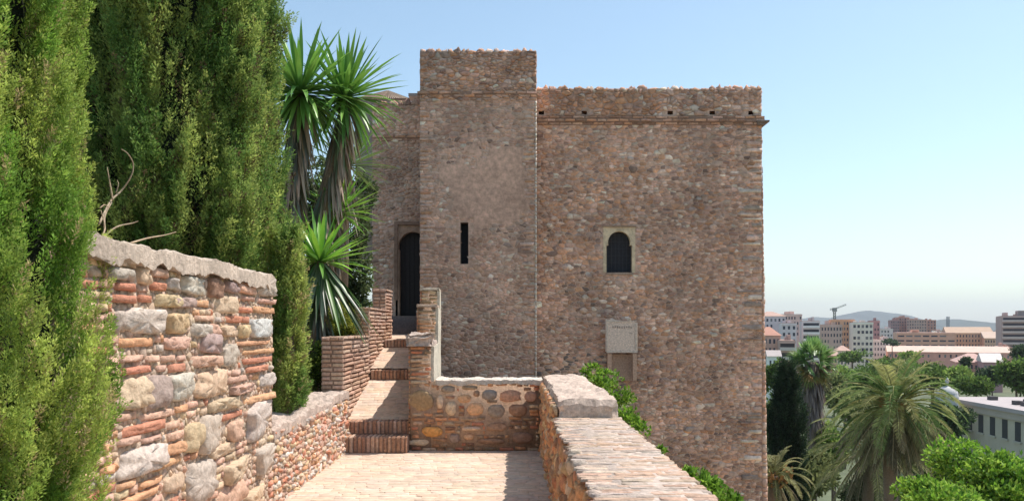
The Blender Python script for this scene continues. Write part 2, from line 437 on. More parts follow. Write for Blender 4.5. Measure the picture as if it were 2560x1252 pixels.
# ================================================================== CROSS WALL
crs_t = thing('rubble_wall', 'shaded cross wall of rounded orange stones with a white mortar top, closing the end of the walkway', 'wall', (-.4, 11.15, -1.6))
YC = 11.0
mb = MB(); mb.box(-1.33, XI+.0, YC, YC+.38, -1.75, -.70, (.48, .33, .23))
fc = lambda u, v, d: Vector((u, YC-d, v))
tr2 = [(1018,972,1089,1029,(.34,.23,.13)),(1141,984,1180,1007,ORNG),(1246,972,1306,1007,(.52,.27,.17)),(1164,1004,1212,1041,ORNG),(1217,1009,1267,1045,(.30,.24,.18)),
 (1269,1009,1320,1041,BROWN),(1050,1064,1109,1093,(.55,.27,.09)),(1018,1096,1077,1114,TAN),(1153,1064,1205,1077,TAN),(1157,1082,1189,1100,ORNG),(1276,1077,1336,1109,BROWN),
 (1121,1082,1151,1109,(.34,.24,.19)),(1203,972,1244,1000,(.30,.25,.21)),(1112,1000,1144,1041,TAN),(1189,1093,1267,1112,BROWN),(1090,985,1110,1022,TAN),(1182,974,1200,992,BROWN),(1310,975,1345,1005,(.4,.22,.15)),
 (1215,1055,1270,1078,(.36,.22,.14)),(1100,962,1140,982,(.3,.24,.18)),(1150,962,1196,974,(.36,.25,.16))]
avc = []
for (x0, y0, x1, y1, col) in tr2:
    col = tuple(min(.75, c*1.3) for c in col)
    a, b, c, d = PX(x0, YC), PX(x1, YC), PZ(y1, YC), PZ(y0, YC); avc.append((a, b, c, d))
    cu, cv, w, h = (a+b)/2, (c+d)/2, b-a, d-c; n = 12; e = U(2.2, 3.6)
    poly = []
    for k in range(n):
        t = 2*math.pi*k/n; cs, sn = math.cos(t), math.sin(t); rr = (abs(cs)**e+abs(sn)**e)**(-1/e)*U(.88, 1.02)
        poly.append((cu+cs*rr*w*.5, cv+sn*rr*h*.5))
    stone(mb, poly, fc, U(.03, .05), jc(col, .1), inset=.5, n_sub=.04, rough=.2)
def ccol(u, v): return jc(rnd.choice([(.62,.32,.17), (.58,.24,.14), (.38,.22,.14), TAN, (.52,.30,.17), (.46,.31,.2)]), .2)  # oranger mix: bounced light on the shaded walls is put into the colour
courses(mb, -1.32, .36, -1.60, -.70, .042, .014, .07, .22, fc, ccol, .028, avoid=avc, rough=.35, vj=.012)
voronoi(mb, -.98, XI, -1.72, -.72, .2, .12, .9, lambda u, v, d: Vector((-u-.58, YC+.38+d, v)), ccol, lambda u, v: .02)
mb.build('masonry', M_stone, crs_t, smooth=True)
slab_strip(lambda t: (-1.0+1.40*t, YC-.035, 0), lambda t: (-1.0+1.40*t, YC+.42, 0), lambda t: -.665, .055, (.62, .54, .46), 'coping', crs_t, amp=.022, nu=60, nv=9, seed=12)

# ================================================================== PIER AND PASSAGE WALL (right of the ramp)
XA, XB = -1.34, -1.05
pas_t = thing('passage_wall', 'stepped rubble wall with one side coloured pale as sunlit, right of the brick ramp, rising behind the cross wall', 'wall', (-1.2, 12.7, -1.3))
PA = Vector((XA, YC-.02, 0)); PB = Vector((-1.56, 14.4, 0)); pd = (PB-PA).normalized(); pn = Vector((pd.y, -pd.x, 0))
MP = Matrix(((pn.x, pd.x, 0, PA.x), (pn.y, pd.y, 0, PA.y), (0, 0, 1, 0), (0, 0, 0, 1)))    # local x across (towards +X), local y along
def pramp(y): return PA.x+(PB.x-PA.x)*(y-PA.y)/(PB.y-PA.y)
TH = .29; S1, S2, S3 = 2.25, 3.38, 4.5
mb = MB(); cb = (.36, .25, .18)
mb.box(.012, TH-.012, 0.0, S1, -1.7, -.20, cb, MP); mb.box(.012, TH-.012, S1, S2, -1.5, .33, cb, MP); mb.box(.012, TH-.012, S2, S3, -1.5, .64, cb, MP)
def pf(s0): return lambda u, v, d: MP @ Vector((u, s0-d, v))
courses(mb, 0, TH, -.72, -.24, .040, .015, .1, .28, pf(0), ccol, .02, rough=.35)
courses(mb, 0, TH, -.3, .33, .044, .015, .1, .28, pf(S1), lambda u, v: jc(rnd.choice([TAN, (.40,.28,.17), ORNG]), .15), .018, rough=.35)
courses(mb, 0, TH, .30, .65, .044, .015, .1, .28, pf(S2), lambda u, v: jc(rnd.choice([TAN, (.40,.28,.17), YEL]), .15), .018, rough=.35)
fin = lambda u, v, d: MP @ Vector((-d, -u, v))
courses(mb, -S1, 0, -1.5, -.24, .040, .015, .1, .28, fin, ccol, .015, rough=.3)
courses(mb, -S2, -S1, -1.1, .33, .040, .015, .1, .28, fin, ccol, .015, rough=.3)
courses(mb, -S3, -S2, -.9, .64, .040, .015, .1, .28, fin, ccol, .015, rough=.3)
mb.build('masonry', M_stone, pas_t, smooth=True)
def rb(name, *a, **k):
    o = rocky_box(name, *a, **k); o.data.transform(MP); return o
rb('boulder_cap', -.04, TH+.01, -.07, .55, -.235, -.075, (.48, .38, .32), pas_t, amp=.05, step=.035, seed=17, rnd_=.06)
rb('wall_cap', -.01, TH+.02, .56, S1+.02, -.235, -.19, (.48, .38, .32), pas_t, amp=.02, step=.05, seed=18, rnd_=.02)
rb('sunlit_side', TH-.012, TH+.03, .02, S1, -1.2, -.238, (.60, .54, .44), pas_t, amp=.006, step=.08, seed=21, rnd_=.0)  # this flank is coloured paler to paint the sun on it
rb('sunlit_side', TH-.012, TH+.03, S1+.002, S3, -1.2, .33, (.60, .54, .44), pas_t, amp=.006, step=.08, seed=22, rnd_=.0)
rb('sunlit_side', TH-.012, TH+.03, S2+.002, S3, .332, .64, (.60, .54, .44), pas_t, amp=.006, step=.08, seed=23, rnd_=.0)
rb('wall_cap', -.02, TH+.025, S1-.03, S2+.01, .33, .375, (.46, .34, .26), pas_t, amp=.012, step=.05, seed=24, rnd_=.01)
rb('wall_cap', -.02, TH+.03, S2-.02, S3+.02, .645, .69, (.50, .42, .33), pas_t, amp=.012, step=.05, seed=25, rnd_=.01)
bend_t = thing('passage_wall', 'plain wall hidden behind the stepped pier, leading on to the turret corner', 'wall', (-1.8, 17, 0))
mb = MB(); A_ = PA+pd*(S3+.02); B_ = Vector((-2.28, 20.0, 0)); dr = (B_-A_).normalized(); nr = Vector((dr.y, -dr.x, 0))
Ml = Matrix(((dr.x, nr.x, 0, A_.x), (dr.y, nr.y, 0, A_.y), (0, 0, 1, 0), (0, 0, 0, 1)))
L_ = (B_-A_).length
mb.box(.02, L_-.02, .02, .24, -1.5, .40, (.34, .24, .17), Ml)
voronoi(mb, 0, L_, -.6, .42, .22, .1, .8, lambda u, v, d: Ml @ Vector((L_-u, .015-d, v)), ccol, lambda u, v: .015)
mb.build('masonry', M_stone, bend_t, smooth=True)

# ================================================================== STEPPED BRICK WALL (left of the ramp)
stp_t = thing('brick_wall', 'stepped parapet of thin even pink bricks with deep joints, left of the ramp, rising in three blocks', 'wall', (-2.35, 13, -1.2))
BR = [(.56, .37, .27), (.60, .40, .30), (.53, .33, .23), (.62, .44, .33)]
def bcol(u, v): return jc(rnd.choice(BR), .08)
segs = [(11.0, 13.0, -.115, -1.5, -2.50), (13.0, 14.7, .32, -1.1, -2.47), (14.7, 15.45, .68, -.8, -2.44)]
for i, (ya, yb, zt, zb, xo) in enumerate(segs):
    mb = MB(); xi = -2.2
    mb.box(xo+.008, xi-.022, ya+.012, yb, zb, zt-.012, (.30, .20, .15))
    nb = int((zt-.04-zb)/.058); z0 = zt-.04-nb*.058
    courses(mb, ya, yb, z0, zt-.04, .038, .020, .4, .9, lambda u, v, d: Vector((xi+d-.022, u, v)), bcol, .026, rough=.08, nsub=.12, vj=.001)
    zf0 = z0 if i == 0 else segs[i-1][2]+.005
    courses(mb, xo, xi, zf0, zt-.04, .040, .018, .12, .16, lambda u, v, d, ya=ya: Vector((u, ya+.012-d, v)), bcol, .012, rough=.08, nsub=.12, vj=.001)
    courses(mb, xo-.0, xi, zt-.044, zt, .040, .01, .1, .16, lambda u, v, d, ya=ya: Vector((u, ya+.004-d, v)), bcol, .016, rough=.08, nsub=.12, vj=.001)
    # flat top bricks
    yy = ya
    while yy < yb-.03:
        w = min(.13, yb-yy)
        stone(mb, [(xo, yy+.004), (xi+.01, yy+.004), (xi+.01, yy+w-.004), (xo, yy+w-.004)], lambda u, v, d, zt=zt: Vector((u, v, zt-.014+d)), .016, bcol(0, 0), inset=.05, n_sub=.1, rough=.08, tilt=.02)
        yy += w
    courses(mb, ya, yb, zb, zt-.04, .040, .018, .22, .27, lambda u, v, d, xo=xo: Vector((xo-d+.008, ya+yb-u, v)), bcol, .014, rough=.08, nsub=.12, vj=.001)
    mb.build('brick_block', M_stone, stp_t, smooth=False)
hid_t = thing('brick_wall', 'low brick wall behind the stepped parapet, leading on to the doorway', 'wall', (-2.7, 17, 0))
mb = MB(); A2 = Vector((-2.21, 15.46, 0)); B2 = Vector((-3.15, 20.6, 0)); d2 = (B2-A2).normalized(); n2 = Vector((-d2.y, d2.x, 0))
M2 = Matrix(((d2.x, n2.x, 0, A2.x), (d2.y, n2.y, 0, A2.y), (0, 0, 1, 0), (0, 0, 0, 1))); L2 = (B2-A2).length
mb.box(0, L2, .012, .22, -1.2, .30, (.36, .25, .19), M2)
courses(mb, 0, L2, -1.2, .3, .04, .018, .22, .27, lambda u, v, d: M2 @ Vector((u, .012-d, v)), bcol, .014, rough=.08, nsub=.2, vj=.001)
mb.build('masonry', M_stone, hid_t)

# ================================================================== WALKWAY, RAMPS, STEPS
def floor_piece(mb, poly_fn, ny, rows, h=.006):
    pass
FL = [(.60, .46, .35), (.63, .48, .36), (.59, .47, .37), (.65, .51, .40), (.61, .45, .34)]
def paving(name, x0f, x1f, ya, yb, zf, bw=.13, bl=.27, h=.003, along=False):
    mb = MB(); n = 24
    for i in range(n):
        y0 = ya+(yb-ya)*i/n; y1 = ya+(yb-ya)*(i+1)/n
        a, b = x0f(y0)-.1, x1f(y0)+.1; c, d = x0f(y1)-.1, x1f(y1)+.1
        mb.add([(a, y0, zf(y0)-.003), (b, y0, zf(y0)-.003), (d, y1, zf(y1)-.003), (c, y1, zf(y1)-.003)], [(0, 1, 2, 3)], (.58, .46, .36))
    y = ya; r = 0
    while y < yb-.02:
        w = min(bw*U(.94, 1.06), yb-y); x = x0f(y)-U(0, bl)
        while x < x1f(y):
            l = bl*U(.8, 1.1); a = max(x, x0f(y)-.03); b = min(x+l, x1f(y)+.03)
            if b-a > .04:
                g = .002; dz = U(-.0015, .0015)
                stone(mb, [(a+g, y+g), (b-g, y+g), (b-g, y+w-g), (a+g, y+w-g)], lambda u, v, d: Vector((u, v, zf(v)+d+dz+.006*nz(u*1.5, v*1.5))), h*U(.5, 1), jc(rnd.choice(FL), .05), inset=.04, n_sub=.14, rough=.12, tilt=.03)
            x += l
        y += w; r += 1
    return mb.build(name, M_floor, None, smooth=True)
w = paving('walkway', lambda y: -2.16, lambda y: .42, 4.0, YC+.02, lambda y: -1.6, bw=.10, bl=.24); tag(w, kind='structure')
mb = MB(); mb.box(-2.2, .45, -2, 4.0, -1.75, -1.598, (.56, .42, .33)); o = mb.build('walkway_near', M_floor); o.name = 'walkway'; tag(o, kind='structure')
def rz1(y): return -1.22+.42*(y-11.27)/(13.0-11.27)
def rz2(y): return -.65+.32*(y-13.0)/1.4
r1 = paving('path', lambda y: -2.19, lambda y: pramp(y)+.01, 11.27, 13.0, rz1, bw=.11, bl=.24); tag(r1, kind='structure')
r2 = paving('path', lambda y: -2.19, lambda y: pramp(y)+.01, 13.12, 14.4, rz2, bw=.11, bl=.24); tag(r2, kind='structure')
r3 = paving('path', lambda y: -2.19-.94*max(0, (y-15.4)/5.2), lambda y: (pramp(y) if y < 15.4 else pramp(15.4)-.68*(y-15.4)/4.6)+.01, 14.52, 20.85, lambda y: -.20+.01*(y-14.4), bw=.12, bl=.24); tag(r3, kind='structure')
stairs = thing('brick_steps', 'flight of brick-on-edge steps climbing the ramp between the two brick walls', 'steps', (-1.77, 11.2, -1.6))
def edge_step(y0, y1, x0, x1, z0, z1, name='step'):
    """a step whose front is a row of bricks standing on edge"""
    mb = MB(); mb.box(x0, x1, y0+.012, y1, z0-.1, z1-.008, (.30, .20, .15))
    x = x0; 
    while x < x1-.02:
        w_ = min(U(.05, .062), x1-x); c = jc(rnd.choice([(.46,.27,.18), (.52,.33,.23), (.42,.24,.16), (.56,.38,.28)]), .12)
        xa, xb = x+.008, x+w_-.008
        hh = z1-U(0, .008)
        stone(mb, [(xa, z0+.002), (xb, z0+.002), (xb, hh), (xa, hh)], lambda u, v, d: Vector((u, y0+.012-d, v)), U(.012, .022), c, inset=.05, n_sub=.08, rough=.1, tilt=.05)
        stone(mb, [(xa, y0-.005), (xb, y0-.005), (xb, y1), (xa, y1)], lambda u, v, d: Vector((u, v, z1-.012+d)), .014, c, inset=.05, n_sub=.12, rough=.1, tilt=.02)
        x += w_
    return mb.build(name, M_stone, stairs, smooth=False)
edge_step(YC-.24, YC+.05, -2.26, -1.34, -1.60, -1.39)
edge_step(YC+.05, YC+.29, -2.18, -1.34, -1.39, -1.22)
edge_step(13.0, 13.13, -2.19, pramp(13)-.005, rz1(13.0), -.645)
edge_step(14.4, 14.54, -2.19, pramp(14.4)-.005, -.33, -.195)
for k in range(3):
    mb = MB(); y0 = 19.9+.32*k; mb.box(-2.98, -2.22, y0, y0+.33+(.3 if k == 2 else 0), -.3, -.15+.15*(k+1), (.27, .20, .17)); mb.build('door_step', M_stone, stairs)

# ================================================================== THE TOWER
TW = thing('stone_tower', 'square tower of rough brown rubble with a projecting turret, arched door and horseshoe window', 'tower', (2, 22, -4))
YT, YM, YD = 20.0, 20.42, 21.0
T1 = (.58, .355, .255); T2 = (.64, .41, .305); T3 = (.47, .29, .215); T4 = (.70, .49, .38); T5 = (.63, .35, .215); T6 = (.56, .40, .315); TL = (.74, .60, .48)
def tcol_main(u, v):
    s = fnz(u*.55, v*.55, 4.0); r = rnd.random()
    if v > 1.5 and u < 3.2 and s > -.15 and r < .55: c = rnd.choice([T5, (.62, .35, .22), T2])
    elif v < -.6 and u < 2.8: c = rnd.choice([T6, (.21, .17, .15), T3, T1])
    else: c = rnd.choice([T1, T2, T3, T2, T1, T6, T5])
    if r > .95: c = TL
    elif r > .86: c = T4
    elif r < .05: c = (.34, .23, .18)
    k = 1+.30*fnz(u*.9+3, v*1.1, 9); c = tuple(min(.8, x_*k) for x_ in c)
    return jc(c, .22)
def tcol_tur(u, v):
    r = rnd.random(); c = rnd.choice([T1, T2, T2, (.60, .42, .32), T6, (.55, .35, .26), T1])
    if v < 0: c = rnd.choice([T1, T6, T6, T2, T3])
    if v > 5.45: c = rnd.choice([T1, T3, T5, T2, T6])
    if r > .95: c = TL
    elif r < .05: c = (.34, .23, .18)
    k = 1+.34*fnz(u*.9+7, v*1.1, 5); c = tuple(min(.8, x_*k) for x_ in c)
    return jc(c, .19)
# --- main block
xm0, xm1 = .58, PX(1903, YM)
zc0, zc1 = PZ(312, YM), PZ(290, YM); ztop = PZ(222, YM)
def batter(v): return xm1+max(0, (5.0-v))*.016+.02*nz(v*2.3, 8.8)
WX0, WX1, WZ0, WZ1 = PX(1516, YM), PX(1582, YM), PZ(681, YM), PZ(577, YM)   # window opening
wcx = (PX(1518, YM)+PX(1578, YM))/2; wr = .5*(PX(1577, YM)-PX(1521, YM))
FX0, FX1, FZ1 = PX(1508, YM), PX(1588, YM), PZ(568, YM)
mb = MB(); backc = (.60, .41, .31)
def frontwall(mb, x0, x1, z0, z1, y, holes, col):
    """a front sheet with rectangular holes, then sides and back"""
    xs = sorted(set([x0, x1]+[h[0] for h in holes]+[h[1] for h in holes])); zs = sorted(set([z0, z1]+[h[2] for h in holes]+[h[3] for h in holes]))
    for i in range(len(xs)-1):
        for k in range(len(zs)-1):
            cx, cz = (xs[i]+xs[i+1])/2, (zs[k]+zs[k+1])/2
            if any(h[0] < cx < h[1] and h[2] < cz < h[3] for h in holes): continue
            mb.add([(xs[i], y, zs[k]), (xs[i+1], y, zs[k]), (xs[i+1], y, zs[k+1]), (xs[i], y, zs[k+1])], [(0, 1, 2, 3)], col)
putlog = [(PX(p, YM)-.06, PX(p, YM)+.07, zc1+.03, zc1+.12) for p in (1353, 1460, 1675, 1780, 1877)]
whole = (FX0, FX1, WZ0, FZ1)
frontwall(mb, xm0, xm1, -12, ztop-.02, YM, [whole]+putlog, backc)
# sides, back, top (with the batter of the right corner)
for i in range(40):
    za = -12+(ztop+12)*i/40; zb_ = -12+(ztop+12)*(i+1)/40
    xa, xb = batter(za), batter(zb_)
    mb.add([(xm1-.01, YM+.005, za), (xa, YM+.02, za), (xb, YM+.02, zb_), (xm1-.01, YM+.005, zb_)], [(0, 1, 2, 3)], backc)
    mb.add([(xa, YM+.02, za), (xa, 29, za), (xb, 29, zb_), (xb, YM+.02, zb_)], [(0, 1, 2, 3)], backc)
mb.add([(xm0, YM, ztop-.02), (xm1, YM, ztop-.02), (xm1, 29, ztop-.02), (xm0, 29, ztop-.02)], [(0, 1, 2, 3)], backc)
mb.add([(-3.4, 29, -12), (xm1, 29, -12), (xm1, 29, ztop-.02), (-3.4, 29, ztop-.02)], [(0, 3, 2, 1)], backc)
for (a, b, c, d) in putlog: mb.box(a-.001, b+.001, YM+.25, YM+.4, c-.001, d+.001, (.03, .025, .02))
fmn = lambda u, v, d: Vector((u, YM-d, v))
def inwin(u, v): return not (FX0-.04 < u < FX1+.04 and WZ0-.03 < v < FZ1+.05) and not any(a-.05 < u < b+.05 and c-.03 < v < d+.03 for (a, b, c, d) in putlog)
qx = PX(1825, YM)
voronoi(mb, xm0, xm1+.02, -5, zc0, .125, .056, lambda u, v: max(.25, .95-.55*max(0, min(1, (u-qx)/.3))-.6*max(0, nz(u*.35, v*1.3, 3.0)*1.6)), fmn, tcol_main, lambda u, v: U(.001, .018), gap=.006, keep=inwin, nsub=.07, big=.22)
v = -5.0
while v < zc0-.2:
    h_ = U(.05, .15); wq = U(.2, .62)
    if rnd.random() < .62: stone(mb, [(xm1-wq, v+.005), (xm1+.025, v+.005), (xm1+.025, v+h_-.005), (xm1-wq+U(-.02, .02), v+h_-.005)], fmn, U(.026, .04), jc(rnd.choice([T4, T2, T4, (.40,.30,.24), TL]), .1), n_sub=.09, rough=.3)
    v += h_+U(0, .08)
# stains and larger pale or dark boulders here and there
for k in range(190):
    u_, v_ = U(xm0+.2, qx), U(-4.5, zc0-.1); r_ = U(.05, .11); n_ = 9
    if not inwin(u_, v_) or not inwin(u_-.2, v_) or not inwin(u_+.2, v_): continue
    stone(mb, [(u_+math.cos(2*math.pi*i/n_)*r_*U(.85, 1.3), v_+math.sin(2*math.pi*i/n_)*r_*.7*U(.8, 1.15)) for i in range(n_)], fmn, U(.02, .04), jc(rnd.choice([TL, T4, T4, (.50,.40,.33), T3, T6]), .12), n_sub=.06, rough=.3)
# wedge beyond xm1 caused by the batter: quoins reach round the corner
v = -7.0
while v < zc0:
    h_ = U(.08, .22); xb = batter(v)
    if xb-xm1 > .02:
        stone(mb, [(xm1+.025, v+.006), (xb+.012, v+.006), (xb+.012, v+h_-.006), (xm1+.025, v+h_-.006)], fmn, .02, jc(rnd.choice([T2, T4, T1]), .1), n_sub=.09)
    v += h_
def qcol(u, v): return jc(rnd.choice([T2, T4, T1, T2]), .12)
voronoi(mb, YM+.02, 24.0, -7, ztop, .3, .12, .4, lambda u, v, d: Vector((batter(v)+d-.004, u, v)), qcol, lambda u, v: U(.01, .03), gap=.012, nsub=.15)
mb.build('wall', M_tower, TW, smooth=True)
# parapet stones above the cornice, with a ragged top
mb = MB()
def upcol(u, v):
    c = rnd.choice([T5, T1, (.62,.35,.22), T2]) if u < 3.6 else rnd.choice([T1, T3, T2, T6, T4])
    return jc(c if rnd.random() > .08 else TL, .18)
voronoi(mb, xm0, xm1+.01, zc1, ztop, .13, .068, .9, fmn, upcol, lambda u, v: U(.008, .045), gap=.011, nsub=.07, keep=inwin, big=.3)
x = xm0
def ragged(mb, x0, x1, y0, z, colf, hmax=.07, depth=.35):
    x = x0
    while x < x1-.05:
        w_ = U(.09, .3); w_ = min(w_, x1-x); h_ = max(.0, hmax*(.55+.9*nz(x*1.7, y0))+U(-.02, .02))
        for r in range(3):
            yy = y0+depth*r/3-.02
            stone(mb, [(x, yy), (x+w_-.004, yy), (x+w_-.004, yy+depth/3), (x, yy+depth/3)], lambda u, v, d: Vector((u, v, z-.03+d)), .03+h_*U(.8, 1), colf(x, 99), n_sub=.06, rough=.3)
        x += w_
ragged(mb, xm0, xm1, YM, ztop, lambda u, v: upcol(3, 0))
mb.build('battlement', M_tower, TW, smooth=True)
mb = MB(); ragged(mb, -2.19, .57, YT, PZ(128, YT), lambda u, v: tcol_tur(u, 6), hmax=.09); mb.build('battlement', M_tower, TW, smooth=True)
mb = MB(); ragged(mb, -3.45, -2.2, YD, PZ(258, YD), lambda u, v: tcol_tur(u, 6), hmax=.08); mb.build('battlement', M_tower, TW, smooth=True)
# cornices: two thin brick courses, each set a little further out
def cornice(x0, x1, y, z, name='cornice', hgt=.055, n=3, out=.045, ret=None):
    mb = MB()
    for k in range(n):
        zz = z+k*(hgt+.018); o_ = .03+out*(k if k < 2 else 1-.4*(k-1))
        mb.box(x0, x1, y-o_+.02, y+.05, zz-.018, zz+hgt, (.34, .22, .16))
        x = x0
        while x < x1-.03:
            w_ = min(U(.2, .32), x1-x)
            if rnd.random() > .05:
                stone(mb, [(x+.004, zz), (x+w_-.004, zz), (x+w_-.004, zz+hgt), (x+.004, zz+hgt)], lambda u, v, d: Vector((u, y-o_+.02-d, v)), U(.012, .03), jc(rnd.choice([(.48,.29,.20), T5, T2, (.40,.24,.17)]), .12), inset=.05, n_sub=.1, rough=.3, tilt=.1)
            x += w_
    return mb.build(name, M_tower, TW)
cornice(.6, xm1+.07, YM, zc0)
cornice(-2.25, .60, YT, PZ(243, YT), n=2, out=.03)
cornice(-3.5, -2.2, YD, PZ(352, YD), n=2, out=.03)
mb = MB(); mb.box(PX(1900, YM)-.1, PX(1921, YM), YM-.1, YM+.2, zc0+.05, zc0+.09, (.25, .2, .17))
mb.box(PX(1902, YM)-.1, PX(1912, YM), YM-.07, YM+.25, zc0-.02, zc0+.05, (.25, .18, .14)); mb.build('water_spout', M_tower, TW)
# --- turret
tx0, tx1 = PX(1050, YT), PX(1341, YT); tz = PZ(128, YT)
SX0, SX1, SZ0, SZ1 = PX(1151, YT), PX(1171, YT), PZ(660, YT), PZ(556, YT)
mb = MB()
frontwall(mb, tx0, tx1, -12, tz, YT, [(SX0, SX1, SZ0, SZ1)], backc)
for (x, s) in ((tx0, 0), (tx1, 1)):
    mb.add([(x, YT, -12), (x, 24, -12), (x, 24, tz), (x, YT, tz)], [(0, 1, 2, 3) if s else (3, 2, 1, 0)], backc)
mb.add([(tx0, YT, tz), (tx1, YT, tz), (tx1, 24, tz), (tx0, 24, tz)], [(0, 1, 2, 3)], backc)
mb.add([(tx0, 24, 5), (tx1, 24, 5), (tx1, 24, tz), (tx0, 24, tz)], [(3, 2, 1, 0)], backc)
ftu = lambda u, v, d: Vector((u, YT-d, v))
def plast(u, v):
    if SX0-.14 < u < SX1+.14 and v < SZ1+.14: return False
    """area where the render still covers the stones"""
    px = CX+u/YT*F; py = HZ-v/YT*F
    k = ((px-1205)/115)**2+((py-480)/105)**2+1.1*fnz(u*1.6, v*1.6, 2)
    k2 = ((px-1265)/62)**2+((py-425)/58)**2+.8*fnz(u*2.2, v*2.2, 5)
    return k < 1 or k2 < 1
def keept(u, v): return not (SX0-.05 < u < SX1+.05 and SZ0-.04 < v < SZ1+.04) and not plast(u, v)
voronoi(mb, tx0, tx1, -3, tz, .125, .058, .9, ftu, tcol_tur, lambda u, v: U(.001, .011) if v < 5.4 else U(.008, .045), gap=.007, keep=keept, nsub=.07, big=.2)
# patch of surviving render, as a thin uneven skin
G = .06; iu0 = int(tx0/G); iu1 = int(tx1/G); vs_ = {}; 
iv0, iv1 = int(2.2/G), int(4.6/G)
def pv(i, j):
    if (i, j) not in vs_:
        u, v_ = i*G, j*G; vs_[(i, j)] = len(mb.v); d = .012+.006*nz(u*3, v_*3)
        mb.v.append((u+U(-.012, .012), YT-d, v_+U(-.012, .012))); g = 1+.12*fnz(u*1.4, v_*1.4, 7); mb.c.append((.60*g, .39*g, .29*g))
    return vs_[(i, j)]
for i in range(iu0+1, iu1-1):
    for j in range(iv0, iv1):
        if plast((i+.5)*G, (j+.5)*G): mb.f.append((pv(i, j), pv(i+1, j), pv(i+1, j+1), pv(i, j+1)))
# right and left flanks
voronoi(mb, YT, YT+.45, -5, tz, .2, .09, .4, lambda u, v, d: Vector((tx1+d-.004, u, v)), lambda u, v: jc(T4, .15), lambda u, v: U(.004, .02), gap=.01, nsub=.09)
voronoi(mb, -YD, -YT, -5, tz, .2, .09, .6, lambda u, v, d: Vector((tx0-d+.004, -u, v)), tcol_tur, lambda u, v: U(.004, .02), gap=.01, nsub=.09)
for sx in (0, 1):
    v = -1.2
    while v < 5.2:
        h_ = U(.04, .10); wq = U(.12, .42)
        if rnd.random() < .7:
            xa_, xb_ = (tx0-.012, tx0+wq) if sx == 0 else (tx1-wq, tx1-.045)
            stone(mb, [(xa_, v+.005), (xb_, v+.005), (xb_, v+h_-.005), (xa_, v+h_-.005)], ftu, U(.016, .026), jc(rnd.choice([T4, T2, T5, T2]), .1), n_sub=.09, rough=.3)
        v += h_+U(0, .03)
# corner bricks on the turret's right arris, pale to paint its sunlit edge
v = -1.2
while v < 5.3:
    h_ = U(.07, .14)
    stone(mb, [(tx1-.04, v+.004), (tx1+.012, v+.004), (tx1+.012, v+h_-.004), (tx1-.04, v+h_-.004)], ftu, .03, jc((.72, .62, .52), .12), n_sub=.05, rough=.2)
    v += h_
mb.build('turret_wall', M_tower, TW, smooth=True)
sl_ = MB()
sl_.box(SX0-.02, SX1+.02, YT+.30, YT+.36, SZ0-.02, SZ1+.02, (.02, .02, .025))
sw = sl_.build('slit_window', M_dark, TW)
fr = MB()
for (a, b) in ((SX0-.001, SX0+.006), (SX1-.006, SX1+.001)): fr.box(a, b, YT+.005, YT+.3, SZ0, SZ1, (.18, .13, .1))
fr.box(SX0+.006, SX1-.006, YT+.005, YT+.3, SZ1-.006, SZ1+.001, (.18, .13, .1)); fr.box(SX0+.006, SX1-.006, YT+.005, YT+.3, SZ0-.001, SZ0+.01, (.3, .23, .19))
fr.build('jamb', M_tower, sw)
# --- small horseshoe window with a cream surround
def arch_outline(cx, zb, zs, r, hw, n=18):
    """opening outline: straight legs hw wide up to zs, horseshoe arch radius r above"""
    pts = [(cx-hw, zb), (cx-hw, zs)]
    a0 = math.pi+.25
    for k in range(n+1):
        t = a0-(2*a0-math.pi)*k/n
        pts.append((cx+r*math.cos(t), zs+r*.25+r*math.sin(t)))
    pts += [(cx+hw, zs), (cx+hw, zb)]
    return pts
def arched_surround(name, parent, m, x0, x1, z0, z1, y0, y1, out, col):
    """flat panel x0..x1, z0..z1 with an arched opening, and the reveal behind it"""
    b = MB(); n = len(out); vs = []; fs = []
    cx = (out[0][0]+out[-1][0])/2; cz = (z0+z1)/2
    outer = []
    for (x, z) in out:
        dx, dz = x-cx, z-cz
        t = 1e9
        if dx > 1e-9: t = min(t, (x1-cx)/dx)
        if dx < -1e-9: t = min(t, (x0-cx)/dx)
        if dz > 1e-9: t = min(t, (z1-cz)/dz)
        if dz < -1e-9: t = min(t, (z0-cz)/dz)
        outer.append((cx+dx*t, cz+dz*t))
    # snap the ends to the sill line
    outer[0] = (x0, z0); outer[-1] = (x1, z0)
    for i in range(1, n-1):
        if outer[i-1][0] == x0 and outer[i][1] == z1: outer[i] = (outer[i][0], z1)
    for (x, z) in out: vs.append((x, y0, z))
    for (x, z) in outer: vs.append((x, y0, z))
    for (x, z) in out: vs.append((x, y1, z))
    for i in range(n-1):
        fs.append((i, n+i, n+i+1, i+1)); fs.append((i, i+1, 2*n+i+1, 2*n+i))
    # corners of the panel
    o = len(vs); vs += [(x0, y0, z1), (x1, y0, z1)]
    li = max(i for i in range(n) if abs(outer[i][0]-x0) < 1e-6); ri = min(i for i in range(n) if abs(outer[i][0]-x1) < 1e-6)
    fs.append((n+li, o, n+li+1)); fs.append((n+ri-1, o+1, n+ri))
    b.add(vs, fs, col); return b.build(name, m, parent)
win = MB()
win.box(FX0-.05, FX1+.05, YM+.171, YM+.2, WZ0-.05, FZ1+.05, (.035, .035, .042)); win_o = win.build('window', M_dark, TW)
o1 = arch_outline(wcx, WZ0, PZ(613, YM), wr, .5*(WX1-WX0)-.01)
arched_surround('surround', win_o, M_tower, FX0, FX1, WZ0, FZ1, YM-.012, YM+.17, o1, (.66, .53, .36))
g = MB(); g.box(FX0-.02, FX1+.02, YM-.045, YM+.0, FZ1+.001, FZ1+.035, (.36, .25, .17)); g.build('hood', M_tower, win_o); g = MB(); g.box(WX0-.02, WX1+.02, YM-.03, YM+.16, WZ0-.05, WZ0-.001, (.36, .27, .21)); g.build('sill', M_tower, win_o)
g = MB()
